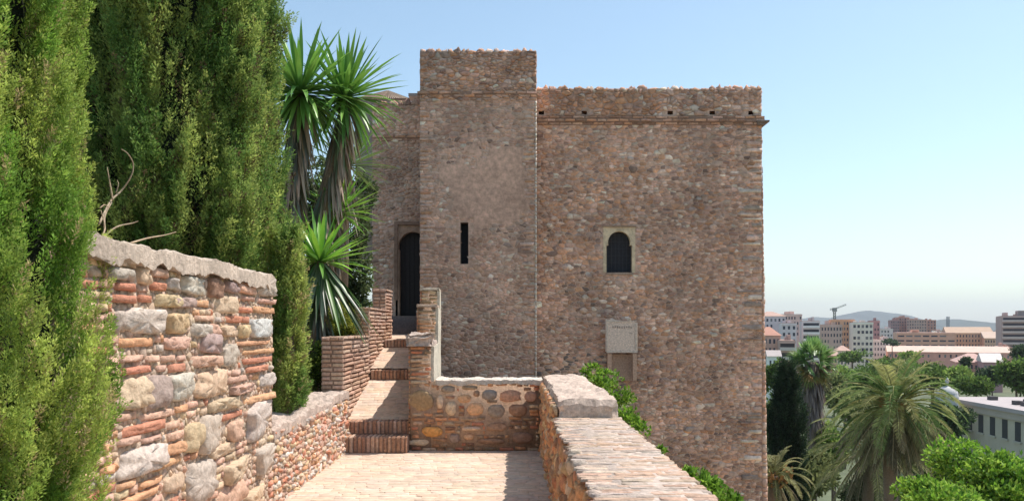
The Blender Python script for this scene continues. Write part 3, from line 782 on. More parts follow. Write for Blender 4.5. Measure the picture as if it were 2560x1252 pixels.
for k in range(7): xx = WX0+.04+(WX1-WX0-.08)*k/6; g.tube([(xx, YM+.12, WZ0), (xx, YM+.12, WZ1)], .008, (.05, .05, .06), n=5)
for k in range(6): zz = WZ0+.08+(WZ1-WZ0-.16)*k/5; g.tube([(WX0, YM+.13, zz), (WX1, YM+.13, zz)], .007, (.05, .05, .06), n=5)
g.build('lattice', M_dark, win_o)
# --- door wall, left of the turret
dx0 = PX(931, YD); dz1 = PZ(262, YD)
DZ0, DZT = .30, PZ(588, YD); dcx = PX(1032, YD); dhw = .335
mb = MB(); AX0, AX1, AZ1 = PX(989, YD), -2.10, PZ(558, YD)
frontwall(mb, dx0, -2.0, -12, dz1, YD, [(AX0, AX1, DZ0, AZ1)], backc)
mb.add([(dx0, YD, -12), (dx0, 29, -12), (dx0, 29, dz1), (dx0, YD, dz1)], [(3, 2, 1, 0)], backc)
mb.add([(dx0, YD, dz1), (-2.0, YD, dz1), (-2.0, 29, dz1), (dx0, 29, dz1)], [(0, 1, 2, 3)], backc)
fd = lambda u, v, d: Vector((u, YD-d, v))
voronoi(mb, dx0, -2.18, -2, dz1, .13, .065, .9, fd, tcol_tur, lambda u, v: U(.004, .025), gap=.012, nsub=.07, keep=lambda u, v: not (AX0-.08 < u and DZ0-.1 < v < AZ1+.06))
voronoi(mb, -24.0, -YD, -2, dz1, .2, .1, .5, lambda u, v, d: Vector((dx0-d+.004, -u, v)), tcol_tur, lambda u, v: U(.004, .02), gap=.01, nsub=.1)
mb.build('side_wall', M_tower, TW, smooth=True)
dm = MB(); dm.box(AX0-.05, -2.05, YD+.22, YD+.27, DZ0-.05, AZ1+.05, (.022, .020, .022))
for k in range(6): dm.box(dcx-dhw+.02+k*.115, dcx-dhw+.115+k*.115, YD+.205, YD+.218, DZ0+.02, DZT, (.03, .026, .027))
door = dm.build('door', M_dark, TW)
o2 = arch_outline(dcx, DZ0, DZT-.36, .36, dhw)
arched_surround('door_surround', door, M_tower, AX0+.05, -2.10, DZ0, AZ1-.05, YD+.02, YD+.22, o2, (.42, .28, .20))
g = MB(); g.box(AX0-.03, AX0+.05, YD-.035, YD+.02, DZ0+.4, AZ1+.04, (.28, .18, .13)); g.box(AX0+.05, -2.2, YD-.035, YD+.02, AZ1-.045, AZ1+.04, (.28, .18, .13)); g.build('door_frame', M_tower, door)
# --- tiled hip roof behind
rf_t = thing('tiled_roof', 'small hipped roof of pale clay tiles peeking over the wall left of the turret', 'roof', (-3.4, 24.5, 5))
mb = MB(); YR = 25.0
rx0, rx1, rz0, rz1_ = PX(893, YR), PX(1030, YR), PZ(262, YR), PZ(221, YR); ap = PX(966, YR)
cols_n = 26
for s in range(4):
    cs = [(rx0, YR-.6), (rx1, YR-.6), (rx1, YR+1.2), (rx0, YR+1.2)]; a = cs[s]; b = cs[(s+1) % 4]; apx = (ap, YR+.3)
    N = cols_n
    for k in range(N):
        for (t0, t1, zoff) in ((k/N, (k+.5)/N, .03), ((k+.5)/N, (k+1)/N, 0)):
            p0 = Vector((a[0]+(b[0]-a[0])*t0, a[1]+(b[1]-a[1])*t0, rz0+zoff)); p1 = Vector((a[0]+(b[0]-a[0])*t1, a[1]+(b[1]-a[1])*t1, rz0+zoff))
            q = Vector((apx[0], apx[1], rz1_+zoff)); c = jc((.45, .33, .24) if zoff else (.28, .17, .12), .1)
            mb.add([p0, p1, p1.lerp(q, .97), p0.lerp(q, .97)], [(0, 1, 2, 3)], c)
            if zoff:
                mb.add([p0, p0-Vector((0, 0, .035)), p0.lerp(q, .97)-Vector((0, 0, .035)), p0.lerp(q, .97)], [(0, 1, 2, 3)], c)
mb.box(rx0+.05, rx1-.05, YR-.55, YR+1.15, 2, rz0+.01, (.36, .3, .25))
mb.build('roof_tiles', M_tower, rf_t)
g = MB(); g.box(PX(1022, 22), PX(1049, 22), 21.9, 22.4, PZ(243, 22), PZ(236, 22), (.3, .28, .26)); g.build('gutter', M_metal, rf_t)

# --- carved tablet on two posts against the tower
tb = thing('stone_tablet', 'square pale stone tablet on two short posts, under the horseshoe window', 'plaque', (PX(1557, YM-.3), YM-.3, -2))
mb = MB(); y_ = YM-.30
px0, px1 = PX(1514, y_), PX(1594, y_)
mb.add([(px0, y_, PZ(878, y_)), (px1, y_, PZ(882, y_)), (px1, y_, PZ(806, y_)), (px0, y_, PZ(797, y_)),
        (px0, y_+.1, PZ(878, y_)), (px1, y_+.1, PZ(882, y_)), (px1, y_+.1, PZ(806, y_)), (px0, y_+.1, PZ(797, y_))],
       [(0, 1, 2, 3), (4, 7, 6, 5), (0, 4, 5, 1), (3, 2, 6, 7), (0, 3, 7, 4), (1, 5, 6, 2)], (.72, .58, .48))
pl = mb.build('tablet', M_stone, tb)
g = MB()
for (a, b, c, d) in ((px0, px1, 797, 803), (px0, px1, 872, 880)): g.box(a+.02, b-.02, y_-.015, y_-.001, PZ(d+1, y_), PZ(c+5, y_), (.64, .54, .45))
for (a, b) in ((px0+.02, px0+.06), (px1-.06, px1-.02)): g.box(a, b, y_-.015, y_-.001, PZ(873, y_)+.005, PZ(809, y_)-.005, (.64, .54, .45))
g.build('rim', M_stone, pl)
for k in range(9):
    g = MB(); xx = px0+.16+k*.055; g.box(xx, xx+U(.02, .04), y_-.006, y_-.001, PZ(821, y_)+U(0, .02), PZ(814, y_)-U(0, .01), (.40, .32, .27)); g.build('carved_mark', M_stone, pl)
g = MB(); g.box(px1-.2, px1-.12, y_-.006, y_-.001, PZ(834, y_), PZ(832, y_), (.40, .32, .27)); g.build('carved_mark', M_stone, pl)
for pxp in (1524, 1587):
    g = MB(); X_ = PX(pxp, y_); g.box(X_-.05, X_+.05, y_-.01, y_+.12, PZ(950, y_), PZ(884, y_), (.50, .34, .25)); g.box(X_-.07, X_+.07, y_-.02, y_+.13, PZ(884, y_), PZ(881, y_)-.001, (.3, .2, .15)); g.build('post', M_stone, tb)
g = MB(); g.box(px0+.1, px1-.1, y_+.22, y_+.27, PZ(952, y_), PZ(886, y_), (.38, .27, .21)); g.build('back_panel', M_stone, tb)

# ================================================================== FOLIAGE
def leaf_quads(P, D, L, Wd, Cc, fold=.25):
    """diamond leaves: P base points, D unit directions, L length, Wd width, Cc colours"""
    n = len(P); up = rng.normal(size=(n, 3)); S = np.cross(D, up); S /= (np.linalg.norm(S, axis=1, keepdims=True)+1e-9)
    N = np.cross(D, S)
    L = np.asarray(L).reshape(-1, 1)*np.ones((n, 1)); Wd = np.asarray(Wd).reshape(-1, 1)*np.ones((n, 1))
    v0 = P; v1 = P+D*L*.45+S*Wd*.5+N*Wd*fold; v2 = P+D*L; v3 = P+D*L*.45-S*Wd*.5+N*Wd*fold
    V = np.stack([v0, v1, v2, v3], axis=1).reshape(-1, 3)
    Fq = np.arange(4*n).reshape(-1, 4)
    Cq = np.repeat(Cc, 4, axis=0)
    return V, Fq, Cq
def unit(a): return a/(np.linalg.norm(a, axis=1, keepdims=True)+1e-9)
def pal(cols, n, var=.2, w=None):
    c = np.array(cols)[rng.choice(len(cols), n, p=w)]
    return np.clip(c*(1+rng.uniform(-var, var, (n, 1))), .004, 1)
def vnoise(P, f, seed=0):
    return np.array([noise.noise(Vector((p[0]*f+seed, p[1]*f, p[2]*f))) for p in P])

def cypress(name, label, cx, cy, z0, z1, rfun, nb, nl, ls, cols, dark, th0=0, th1=2*math.pi, ridge=10, lift=.35, blen=.2, group=None, core=(.015, .02, .01), trunk_z=None, seed=0, groove=.75, lump=.16):
    """upright plumes of scale leaves around a solid core coloured as inner shade; strands give the crown its vertical folds"""
    t = thing(name, label, 'tree', (cx, cy, z0 if trunk_z is None else trunk_z))
    rl = 9.0*rfun((z0+z1)/2, 0)
    def ridgef(th, z):
        a = math.sin(th*ridge+2.2*nz(z*.55, th*2, seed)+seed)
        return 1+.075*a+.13*nz(math.cos(th)*2.2+seed, math.sin(th)*2.2, z*.9)+lump*nz(math.cos(th)*rl+seed, math.sin(th)*rl, z*rl*.5)
    P = []; D = []; Cc = []; K = []
    for i in range(nb):
        th = U(th0, th1); z = z0+(z1-z0)*rnd.random()
        rv_ = math.sin(th*ridge+2.2*nz(z*.55, th*2, seed)+seed)+1.4*nz(math.cos(th)*5+seed, math.sin(th)*5, z*1.3)
        if rv_ < -.35 and rnd.random() < groove: continue
        dpt = rnd.random()**2*.22
        r = rfun(z, th)*ridgef(th, z)*(1-dpt)
        P.append((cx+r*math.cos(th), cy+r*math.sin(th), z))
        l = lift*U(.3, 1.6)
        D.append((math.cos(th)*l+U(-.25, .25), math.sin(th)*l+U(-.25, .25), 1.0)); K.append(dpt)
    P = np.array(P); D = unit(np.array(D))
    tone = vnoise(P*np.array([1, 1, .28]), 5.0, seed)+.5*vnoise(P, 9.0, seed+3)
    nb = len(P); mixv = np.clip((tone+.35)/.7, 0, 1)[:, None]
    Cb = np.array(cols[0])*(1-mixv)+np.array(cols[1])*mixv
    brown = rng.random(nb) < .07; Cb[brown] = np.array(cols[2])
    Cb *= (1+rng.uniform(-.3, .3, (nb, 1)))
    # leaflets along each plume
    tt = rng.random((nb, nl)); bl = blen*rng.uniform(.6, 1.3, (nb, 1))
    ax = rng.normal(size=(nb, nl, 3)); ax -= (ax*D[:, None, :]).sum(2, keepdims=True)*D[:, None, :]; ax /= np.linalg.norm(ax, axis=2, keepdims=True)+1e-9
    wid = .035*blen/.2*(1-tt*.75)
    CCt = None; PP = P[:, None, :]+D[:, None, :]*(tt*bl)[:, :, None]+ax*(wid*rng.random((nb, nl)))[:, :, None]
    DD = D[:, None, :]*.9+ax*.75+rng.normal(size=(nb, nl, 3))*.18
    CC = np.repeat(Cb[:, None, :], nl, axis=1)*(1+rng.uniform(-.18, .18, (nb, nl, 1)))
    V, Fq, Cq = leaf_quads(PP.reshape(-1, 3), unit(DD.reshape(-1, 3)), ls*rng.uniform(.7, 1.3, nb*nl), ls*.34, CC.reshape(-1, 3))
    np_mesh('foliage', V, Fq, Cq, M_leaf, t)
    # solid filler shell that blocks light; near black paints the crown's inner shade
    mb = MB(); nr = 40; nzv = 60; vs = []; fs = []
    for j in range(nzv+1):
        z = z0+(z1-z0)*j/nzv
        for k in range(nr):
            th = 2*math.pi*k/nr; r = rfun(z, th)*ridgef(th, z)*.78
            vs.append((cx+r*math.cos(th), cy+r*math.sin(th), z))
    for j in range(nzv):
        for k in range(nr): fs.append((j*nr+k, j*nr+(k+1) % nr, (j+1)*nr+(k+1) % nr, (j+1)*nr+k))
    fs.append(tuple(range(nr-1, -1, -1))); fs.append(tuple(nzv*nr+k for k in range(nr)))
    mb.add(vs, fs, core); mb.build('shade_core', M_bark, t, smooth=True)
    mb = MB(); tz_ = trunk_z if trunk_z is not None else z0
    mb.tube([(cx, cy, tz_-.1), (cx+.03, cy, z0+.3), (cx, cy, z0+1.2)], [.17, .13, .1], (.16, .11, .08), n=9); mb.build('trunk', M_bark, t, smooth=True)
    return t
G1 = (.20, .36, .055); G2 = (.46, .55, .13); GB = (.44, .36, .18)
def r_near(z, th):
    return .61+.16*max(0, min(1, (1.54-z)/1.9))
cypress('cypress_tree', 'nearest cypress, a bright green column filling the left edge of the picture', -2.83, 3.95, -1.7, 2.3, r_near, 16000, 50, .020, (G1, G2, GB), None, th0=-2.3, th1=1.5, ridge=13, blen=.15, lift=.34, seed=1.3)
# big cypress behind the wall
def r_big(z, th):
    a = 1.13+.0*z
    k = a*(1-.03*z)
    if z < .8: k *= max(.45, 1-.33*(.8-z)**1.0*(1 if math.cos(th) < .6 else .35))
    return k
G3 = (.15, .27, .06); G4 = (.44, .52, .14)
cypress('cypress_tree', 'broad dark cypress behind the tall wall, its right side lit yellow green', -3.72, 9.0, -.35, 4.2, r_big, 21000, 36, .036, (G3, G4, (.13, .09, .05)), None, ridge=7, blen=.26, lift=.42, seed=5.1, trunk_z=-1.2, th0=-3.6, th1=.9)
def r_slim(z, th): return .145*(1-.5*max(0, (z-.3)/.8))*(.6+.4*min(1, (z+1.15)/.3))
cypress('cypress_tree', 'slim cypress shoot hanging down just beyond the end of the tall wall', PX(714, 8.9), 8.9, -.93, .95, r_slim, 2300, 34, .036, (G3, G4, GB), None, ridge=5, blen=.2, lift=.4, seed=9.7, trunk_z=-1.25)

# dead twigs by the top of the wall
def dry_branch(pts_list, label, loc):
    mb = MB()
    for pts, r0 in pts_list:
        pts = [at(x, y, Yb) for (x, y, Yb) in pts]; n = len(pts)
        # smooth with a few intermediate points
        fine = []
        for i in range(n-1):
            p0 = pts[max(0, i-1)]; p1 = pts[i]; p2 = pts[i+1]; p3 = pts[min(n-1, i+2)]
            for k in range(5):
                t = k/5
                fine.append(.5*((2*p1)+(-p0+p2)*t+(2*p0-5*p1+4*p2-p3)*t*t+(-p0+3*p1-3*p2+p3)*t**3))
        fine.append(pts[-1])
        mb.tube(fine, [r0*(1-.7*i/len(fine)) for i in range(len(fine))], jc((.42, .32, .22), .1), n=6)
    o = mb.build('dry_branch', M_bark, None, smooth=True); o['label'] = label; o['category'] = 'branch'; return o
dry_branch([([(248, 560, 4.7), (275, 505, 4.9), (305, 475, 5.0), (328, 440, 5.0), (333, 410, 5.0), (320, 385, 4.95), (303, 373, 4.9)], .0065), ([(282, 500, 4.9), (274, 455, 4.9), (268, 418, 4.9)], .006),
            ([(262, 575, 4.7), (262, 540, 4.8), (280, 505, 4.9)], .007), ([(290, 482, 5.0), (296, 462, 5.0), (293, 450, 5.0)], .004), ([(250, 600, 4.6), (262, 570, 4.7), (252, 525, 4.7)], .006), ([(250, 520, 4.7), (262, 512, 4.75), (272, 520, 4.8)], .004)],
           'curling bare branch with a hooked tip, sticking up beside the nearest cypress', None)
dry_branch([([(250, 600, 5.2), (290, 568, 5.3), (330, 558, 5.4), (345, 553, 5.4)], .007), ([(325, 608, 5.6), (370, 595, 5.8), (410, 588, 6.0), (440, 580, 6.1)], .007)],
           'thin bare twigs lying low over the coping of the tall wall', None)

# ------------------------------------------------------------------ yuccas
def strip(mbV, mbF, mbC, base, d, L, W, droop, col, seg=6, fold=.35):
    p = Vector(base); d = Vector(d).normalized()
    side = d.cross(Vector((0, 0, 1)))
    if side.length < .05: side = d.cross(Vector((U(-1, 1), U(-1, 1), 0)))
    side.normalize(); o = len(mbV)
    for i in range(seg+1):
        t = i/seg; w = W*(.55+.9*t if t < .35 else (.87+.13*math.sin((t-.35)*3))*(1-max(0, (t-.45)/.55)**1.6))
        nrm = side.cross(d)
        mbV.append(p-side*w*.5); mbV.append(p-nrm*w*fold*.5); mbV.append(p+side*w*.5)
        g = .85+.25*t
        for _ in range(3): mbC.append(tuple(c*g for c in col))
        if i < seg:
            for q in range(2): mbF.append((o+i*3+q, o+i*3+q+1, o+i*3+q+4, o+i*3+q+3))
        p = p+d*(L/seg); d = (d+Vector((0, 0, -droop*(.4+t)))).normalized()
        side = (side-d*side.dot(d)).normalized()
def rosette(head, parent, n=80, L=.72, W=.05, lo=-.35, cols=((.09, .20, .04),), droop=.05, lean=(0, 0, 0), name='leaf_rosette'):
    V = []; Fa = []; Cc = []
    for i in range(n):
        el = math.asin(lo+(1-lo)*((i+.5)/n)**.9*.98); th = i*2.39996+U(-.2, .2)
        d = Vector((math.cos(th)*math.cos(el)+lean[0], math.sin(th)*math.cos(el)+lean[1], math.sin(el)+lean[2]))
        c = jc(rnd.choice(cols), .2)
        strip(V, Fa, Cc, Vector(head)+d*.04, d, L*U(.8, 1.1), W*U(.8, 1.15), droop*U(.3, 1.8)*(1.6 if el < .2 else .6), c)
    b = MB(); b.v = V; b.f = Fa; b.c = Cc
    return b.build(name, M_yucca, parent, smooth=True)
def skirt(pts, parent, n=90, r0=.05, L=.5, W=.04, cols=((.20, .14, .09), (.10, .09, .06), (.30, .24, .17)), spread=.3, name='dead_leaves'):
    V = []; Fa = []; Cc = []
    for i in range(n):
        t = rnd.random()*(len(pts)-1); k = int(t); p = Vector(pts[k]).lerp(Vector(pts[min(k+1, len(pts)-1)]), t-k); th = U(0, 6.28)
        d = Vector((math.cos(th)*spread, math.sin(th)*spread, -1+U(-.1, .3)))
        strip(V, Fa, Cc, p+Vector((math.cos(th), math.sin(th), 0))*r0, d, L*U(.6, 1.3), W*U(.6, 1.2), .12, jc(rnd.choice(cols), .25), seg=4)
    b = MB(); b.v = V; b.f = Fa; b.c = Cc
    return b.build(name, M_yucca, parent, smooth=True)
YG = ((.16, .34, .06), (.22, .42, .08), (.10, .24, .05)); YB = ((.22, .46, .06), (.30, .56, .07), (.15, .34, .06)); YDK = ((.05, .10, .04), (.07, .13, .06), (.14, .18, .10))
def yucca(label, path, r, kw_r, kw_s=None, extra=None):
    pts = [at(*p) for p in path]
    t = thing('yucca_tree', label, 'plant', pts[-1])
    mb = MB(); n = len(pts); mb.tube(pts, [r*(.7+.5*i/(n-1)) for i in range(n)], (.22, .16, .11), n=9); mb.build('trunk', M_bark, t, smooth=True)
    rosette(pts[0], t, **kw_r)
    if kw_s: skirt(pts[:kw_s.pop('k', 3)], t, **kw_s)
    if extra: extra(t)
    return t
yucca('tall yucca rising right beside the cypress, upright green leaves above a shaggy dead skirt',
      [(752, 235, 12.4), (742, 330, 12.4), (728, 450, 12.4), (715, 620, 12.4), (712, 960, 12.4)], .10,
      dict(n=150, L=1.04, W=.082, lo=-.9, cols=YG, droop=.10), dict(n=300, L=.75, W=.06, spread=.26, k=4, cols=((.30,.22,.15), (.12,.12,.08), (.44,.33,.23), (.14,.18,.09), (.36,.25,.18))))
yucca('tall yucca whose spiky head stands clear against the sky, left of the tiled roof',
      [(862, 245, 12.8), (850, 330, 12.8), (815, 470, 12.7), (785, 640, 12.6), (770, 980, 12.6)], .10,
      dict(n=130, L=1.0, W=.078, lo=-.88, cols=YG, droop=.09), dict(n=280, L=.78, W=.06, spread=.28, k=4, cols=((.30,.22,.15), (.12,.12,.08), (.44,.33,.23), (.14,.18,.09), (.36,.25,.18))))
yucca('lower yucca with a bright upright tuft and long dark leaves hanging beside the brick pier',
      [(800, 655, 12.0), (795, 760, 12.0), (785, 980, 12.0)], .12,
      dict(n=70, L=.85, W=.075, lo=-.15, cols=YB, droop=.06), None,
      extra=lambda t: (skirt([at(800, 650, 12.0), at(803, 680, 12.0)], t, n=95, L=1.1, W=.07, spread=.8, cols=((.06,.13,.035), (.12,.24,.05), (.035,.06,.03), (.20,.26,.16)), name='hanging_leaves'),
                       skirt([at(798, 690, 12.0), at(790, 860, 12.0)], t, n=70, L=.8, W=.06, spread=.3, cols=((.03,.045,.03), (.07,.11,.04), (.22,.2,.15)))))
yucca('small yucca head half hidden behind the taller ones, leaves fanning over the side wall',
      [(868, 415, 14.2), (862, 520, 14.2), (850, 900, 14.2)], .09, dict(n=60, L=.85, W=.065, lo=-.4, cols=((.13,.22,.06), (.17,.26,.08)), droop=.05), dict(n=60, L=.6, W=.05, spread=.3, k=2))
yucca('bright green yucca head between the hanging leaves and the side wall',
      [(845, 535, 13.2), (838, 640, 13.2), (830, 960, 13.2)], .09, dict(n=65, L=.72, W=.07, lo=-.3, cols=YB, droop=.08), dict(n=40, L=.5, W=.05, spread=.3, k=2))

# ------------------------------------------------------------------ leafy masses
def blob_leaves(blobs, n, ls, cols, wfac=.55, shell=.35, upb=.35, w=None, gap=.0, seed=0):
    """leaves scattered through ellipsoids, more near the surface; lumpy so that gaps show"""
    vol = np.array([b[3]*b[4]*b[5] for b in blobs])**.67; vol = vol/vol.sum()
    idx = rng.choice(len(blobs), n, p=vol); B = np.array(blobs)[idx]
    d = unit(rng.normal(size=(n, 3))); r = 1-rng.random((n, 1))**1.6*shell*2.0
    r = np.clip(r, .15, 1)
    lump = 1+.22*np.array([noise.noise(Vector((d[i, 0]*2.6+idx[i]*3+seed, d[i, 1]*2.6, d[i, 2]*2.6))) for i in range(n)])[:, None]
    P = B[:, :3]+d*r*B[:, 3:6]*lump
    if gap > 0:
        q = vnoise(P, 1.6/np.mean(B[:, 3]), seed+5); keep = q > -gap; P = P[keep]; d = d[keep]; idx = idx[keep]
    n = len(P)
    D = unit(d*.7+rng.normal(size=(n, 3))*.8+np.array([0, 0, upb]))
    Cc = pal(cols, n, .3, w)
    tone = 1+.35*vnoise(P, 1.3/np.mean(B[:, 3]), seed+2)
    Cc = np.clip(Cc*tone[:, None], .005, 1)
    return leaf_quads(P, D, ls*rng.uniform(.6, 1.4, n), ls*wfac, Cc)
def shrub(name, label, blobs, n, ls, cols, cat='bush', stem=None, group=None, gap=.1, w=None, loc=None):
    b0 = blobs[0]; base = loc or (b0[0], b0[1], min(b[2]-b[5] for b in blobs))
    t = thing(name, label, cat, base, group)
    V, Fq, Cq = blob_leaves(blobs, n, ls, cols, gap=gap, w=w, seed=rnd.random()*50); np_mesh('foliage', V, Fq, Cq, M_leaf, t)
    mb = MB()
    for b in blobs: 
        mb.tube([base, (Vector(base)+Vector(b[:3]))/2+Vector((0, 0, .05)), Vector(b[:3])+Vector((0, 0, b[5]*.4))], [max(.01, b[3]*.05), b[3]*.04, b[3]*.015], (.12, .09, .06), n=5)
    mb.build('stems', M_bark, t)
    return t
def E(px, py, Y, rx, rz, ry=None): p = at(px, py, Y); s = Y/F; return (p.x, p.y, p.z, rx*s, (ry or rx)*s, rz*s)
shrub('olive_tree', 'grey green bushy tree filling the gap between the yuccas and the side wall',
      [E(800, 470, 17.3, 60, 70), E(740, 520, 17.4, 50, 90), E(868, 560, 17, 55, 90), E(890, 690, 17, 42, 90), E(865, 760, 17, 60, 80), E(820, 700, 17, 50, 90), E(890, 800, 17, 50, 60), E(800, 560, 17.5, 60, 80), E(905, 480, 17.5, 35, 50)], 24000, .095, [(.10,.14,.05), (.15,.19,.08), (.07,.10,.04)], cat='tree', loc=tuple(at(870, 940, 17)))
shrub('bush', 'yellow green bush behind the first brick pier', [E(850, 800, 12.9, 48, 42), E(815, 830, 12.9, 30, 50), E(872, 835, 13.0, 22, 40)], 4200, .045, [(.24,.28,.04), (.32,.34,.05), (.14,.18,.03)], loc=tuple(at(845, 960, 12.9)))
shrub('bush', 'low leafy bush in the gap between the slim cypress and the brick pier', [E(770, 930, 11.6, 38, 50), E(752, 965, 11.4, 30, 45), E(795, 890, 11.6, 24, 40)], 3800, .045, [(.13,.22,.03), (.22,.30,.05), (.06,.11,.02)], loc=tuple(at(770, 1030, 11.6)))
shrub('bush', 'dark filler leaves standing in for the shaded underside of the broad cypress', [E(380, 640, 9.2, 190, 80), E(560, 690, 9.6, 130, 80), E(250, 600, 9.2, 110, 120), E(760, 880, 12.8, 80, 120)], 14000, .06, [(.04,.055,.02), (.06,.07,.025), (.07,.05,.03)], loc=(-3.6, 9.2, -1.2))  # leaf colours darkened to paint the shade inside the cypress
# creepers on the outer side of the parapet
IV = [(.16,.30,.03), (.24,.40,.05), (.09,.19,.02)]
def ivy(label, blobs, n, ls=.05): return shrub('creeper', label, blobs, n, ls, IV, cat='climbing plant', group='creepers along the outside of the parapet', gap=.05)
ivy('dark green creeper spilling past the raised end of the parapet, below the tablet', [E(1478, 930, 11.6, 26, 22), E(1520, 950, 11.3, 34, 24), E(1552, 990, 10.2, 34, 22), E(1500, 960, 11.0, 30, 16)], 2600)
ivy('light green creeper at the corner where the raised block steps down', [E(1572, 1048, 7.7, 30, 28), E(1602, 1075, 7.4, 22, 20), E(1560, 1035, 7.9, 18, 14)], 1300, .045)
ivy('small tuft of creeper low on the outer edge of the parapet', [E(1652, 1128, 6.0, 14, 10)], 160, .035)
ivy('bright creeper over the parapet edge nearest the camera', [E(1735, 1195, 4.75, 34, 26), E(1775, 1225, 4.55, 38, 28), E(1815, 1262, 4.4, 40, 30), E(1705, 1178, 4.9, 12, 9)], 2200, .036)

# ================================================================== PALMS
def feather_palm(label, c, R, nf, zbase, cols, dead, skirt_n, seed=0, up=1.0, leaf_w=.045, group=None):
    t = thing('date_palm', label, 'palm tree', (c.x, c.y, zbase), group)
    mb = MB(); H = c.z-zbase
    mb.tube([(c.x+.25*math.sin(k*.8), c.y, zbase+H*k/8) for k in range(9)], [.38-.012*k for k in range(9)], (.20, .15, .11), n=12); mb.build('trunk', M_bark, t, smooth=True)
    mb = MB()                                    # leaf bases and orange fruit stalks under the crown
    for k in range(60):
        th = U(0, 6.28); d = Vector((math.cos(th), math.sin(th), U(.1, 1.0))); mb.tube([c+Vector((0, 0, -.5))+d*.2, c+Vector((0, 0, -.3))+d*U(.5, .8)], [.07, .03], jc((.42, .24, .10), .25), n=4)
    mb.build('leaf_bases', M_bark, t)
    LV = []; LD = []; LL = []; LC = []; rv = MB()
    for i in range(nf+skirt_n):
        isd = i >= nf
        th = i*2.39996+U(-.3, .3)
        if isd: el = U(-1.2, -.35); L = R*U(.7, .98)
        else: el = math.radians(78-98*((i+.5)/nf)**.85); L = R*U(.9, 1.12)*(1-.28*max(0, math.sin(el)))
        d = Vector((math.cos(th)*math.cos(el), math.sin(th)*math.cos(el), math.sin(el))); p = c+d*.25
        col = jc(rnd.choice(dead if isd else cols), .18); pts = [p.copy()]; seg = 16
        g = (.105 if not isd else .05)
        for k in range(seg):
            p = p+d*(L/seg); pts.append(p.copy()); d = (d+Vector((0, 0, -g*(.45+k/seg*1.3)))).normalized()
            if k < 2 and not isd: continue
            side = d.cross(Vector((0, 0, 1)))
            if side.length < .05: side = Vector((math.sin(th), -math.cos(th), 0))
            side.normalize(); nr_ = side.cross(d)
            for rep in range(3):
                fr_ = pts[-2].lerp(pts[-1], rep/3+U(0, .3))
                ll = R*.145*math.sin(math.pi*min(1, (k+1)/seg*.85+.12))**.6*U(.85, 1.1)
                for s in (-1, 1):
                    dd = side*s*.8+d*.75+nr_*(.35 if not isd else -.1)+Vector((0, 0, -.28 if not isd else -.8))
                    LV.append(fr_); LD.append(dd); LL.append(ll); LC.append(col)
        rv.tube(pts, [.035*(1-.8*k/seg) for k in range(seg+1)], jc((.30, .30, .12) if not isd else (.34, .28, .18), .1), n=4, cap=False)
    V, Fq, Cq = leaf_quads(np.array(LV), unit(np.array(LD)), np.array(LL), leaf_w, np.array(LC)*(1+rng.uniform(-.15, .15, (len(LC), 1))), fold=.1)
    np_mesh('fronds', V, Fq, Cq, M_leaf, t); rv.build('midribs', M_bark, t)
    return t
PG = ((.20, .30, .09), (.28, .34, .12), (.13, .21, .06), (.34, .34, .13)); PD = ((.36, .32, .20), (.22, .22, .13), (.17, .16, .10), (.32, .33, .17))
feather_palm('big date palm with a full crown and a thick skirt of hanging grey fronds', at(2238, 1012, 40), 3.7, 72, -16, PG, PD, 84, leaf_w=.05)
feather_palm('date palm just behind and lower left of the biggest one, olive fronds arching left', at(2180, 1120, 46), 4.3, 44, -19, ((.20,.22,.09), (.26,.27,.11), (.15,.17,.06)), PD, 26, leaf_w=.04)
feather_palm('small date palm low in the corner between the tower and the dark cypress', at(1935, 1190, 34), 1.6, 34, -15, ((.20,.20,.09), (.26,.25,.12)), PD, 14)
# fan palm
fp_t = thing('fan_palm', 'fan palm with a thick brown thatch under its small green head', 'palm tree', tuple(at(2030, 1400, 60)))
c = at(2030, 905, 60); mb = MB(); mb.tube([(c.x, c.y, -20), (c.x, c.y, -9), c], [.4, .34, .28], (.22, .17, .13), n=10); mb.build('trunk', M_bark, fp_t, smooth=True)
def fans(n, el0, el1, L, cols, name, R0=.6, zoff=0.0):
    V = []; Fa = []; Cc = []
    for i in range(n):
        th = U(0, 6.28); el = U(el0, el1); d = Vector((math.cos(th)*math.cos(el), math.sin(th)*math.cos(el), math.sin(el)))
        b = c+Vector((0, 0, zoff*rnd.random()))+d*R0; col = jc(rnd.choice(cols), .2)
        s = d.cross(Vector((0, 0, 1))); s.normalize(); nn = s.cross(d); ro = U(-1.3, 1.3); s, nn = s*math.cos(ro)+nn*math.sin(ro), nn*math.cos(ro)-s*math.sin(ro)
        for k in range(13):
            a = (k-6)/6*1.25; dd = d*math.cos(a)+s*math.sin(a)+nn*.1
            strip(V, Fa, Cc, b, dd, L*U(.8, 1.05)*(1-.2*abs(a)), .13, .10, col, seg=5)
    b_ = MB(); b_.v = V; b_.f = Fa; b_.c = Cc; b_.build(name, M_yucca, fp_t)
fans(60, -.35, 1.5, 1.15, ((.24,.40,.12), (.32,.46,.16), (.14,.26,.08)), 'fronds', R0=.95)
fans(26, -1.0, -.2, 1.4, ((.34,.27,.08), (.20,.24,.07), (.36,.22,.08)), 'yellowing_fronds', R0=.6, zoff=-.8)
skirt([c, c+Vector((0, 0, -4.0))], fp_t, n=620, r0=.45, L=1.5, W=.16, spread=.3, cols=((.24,.17,.13), (.30,.22,.17), (.17,.12,.10)), name='dead_thatch')

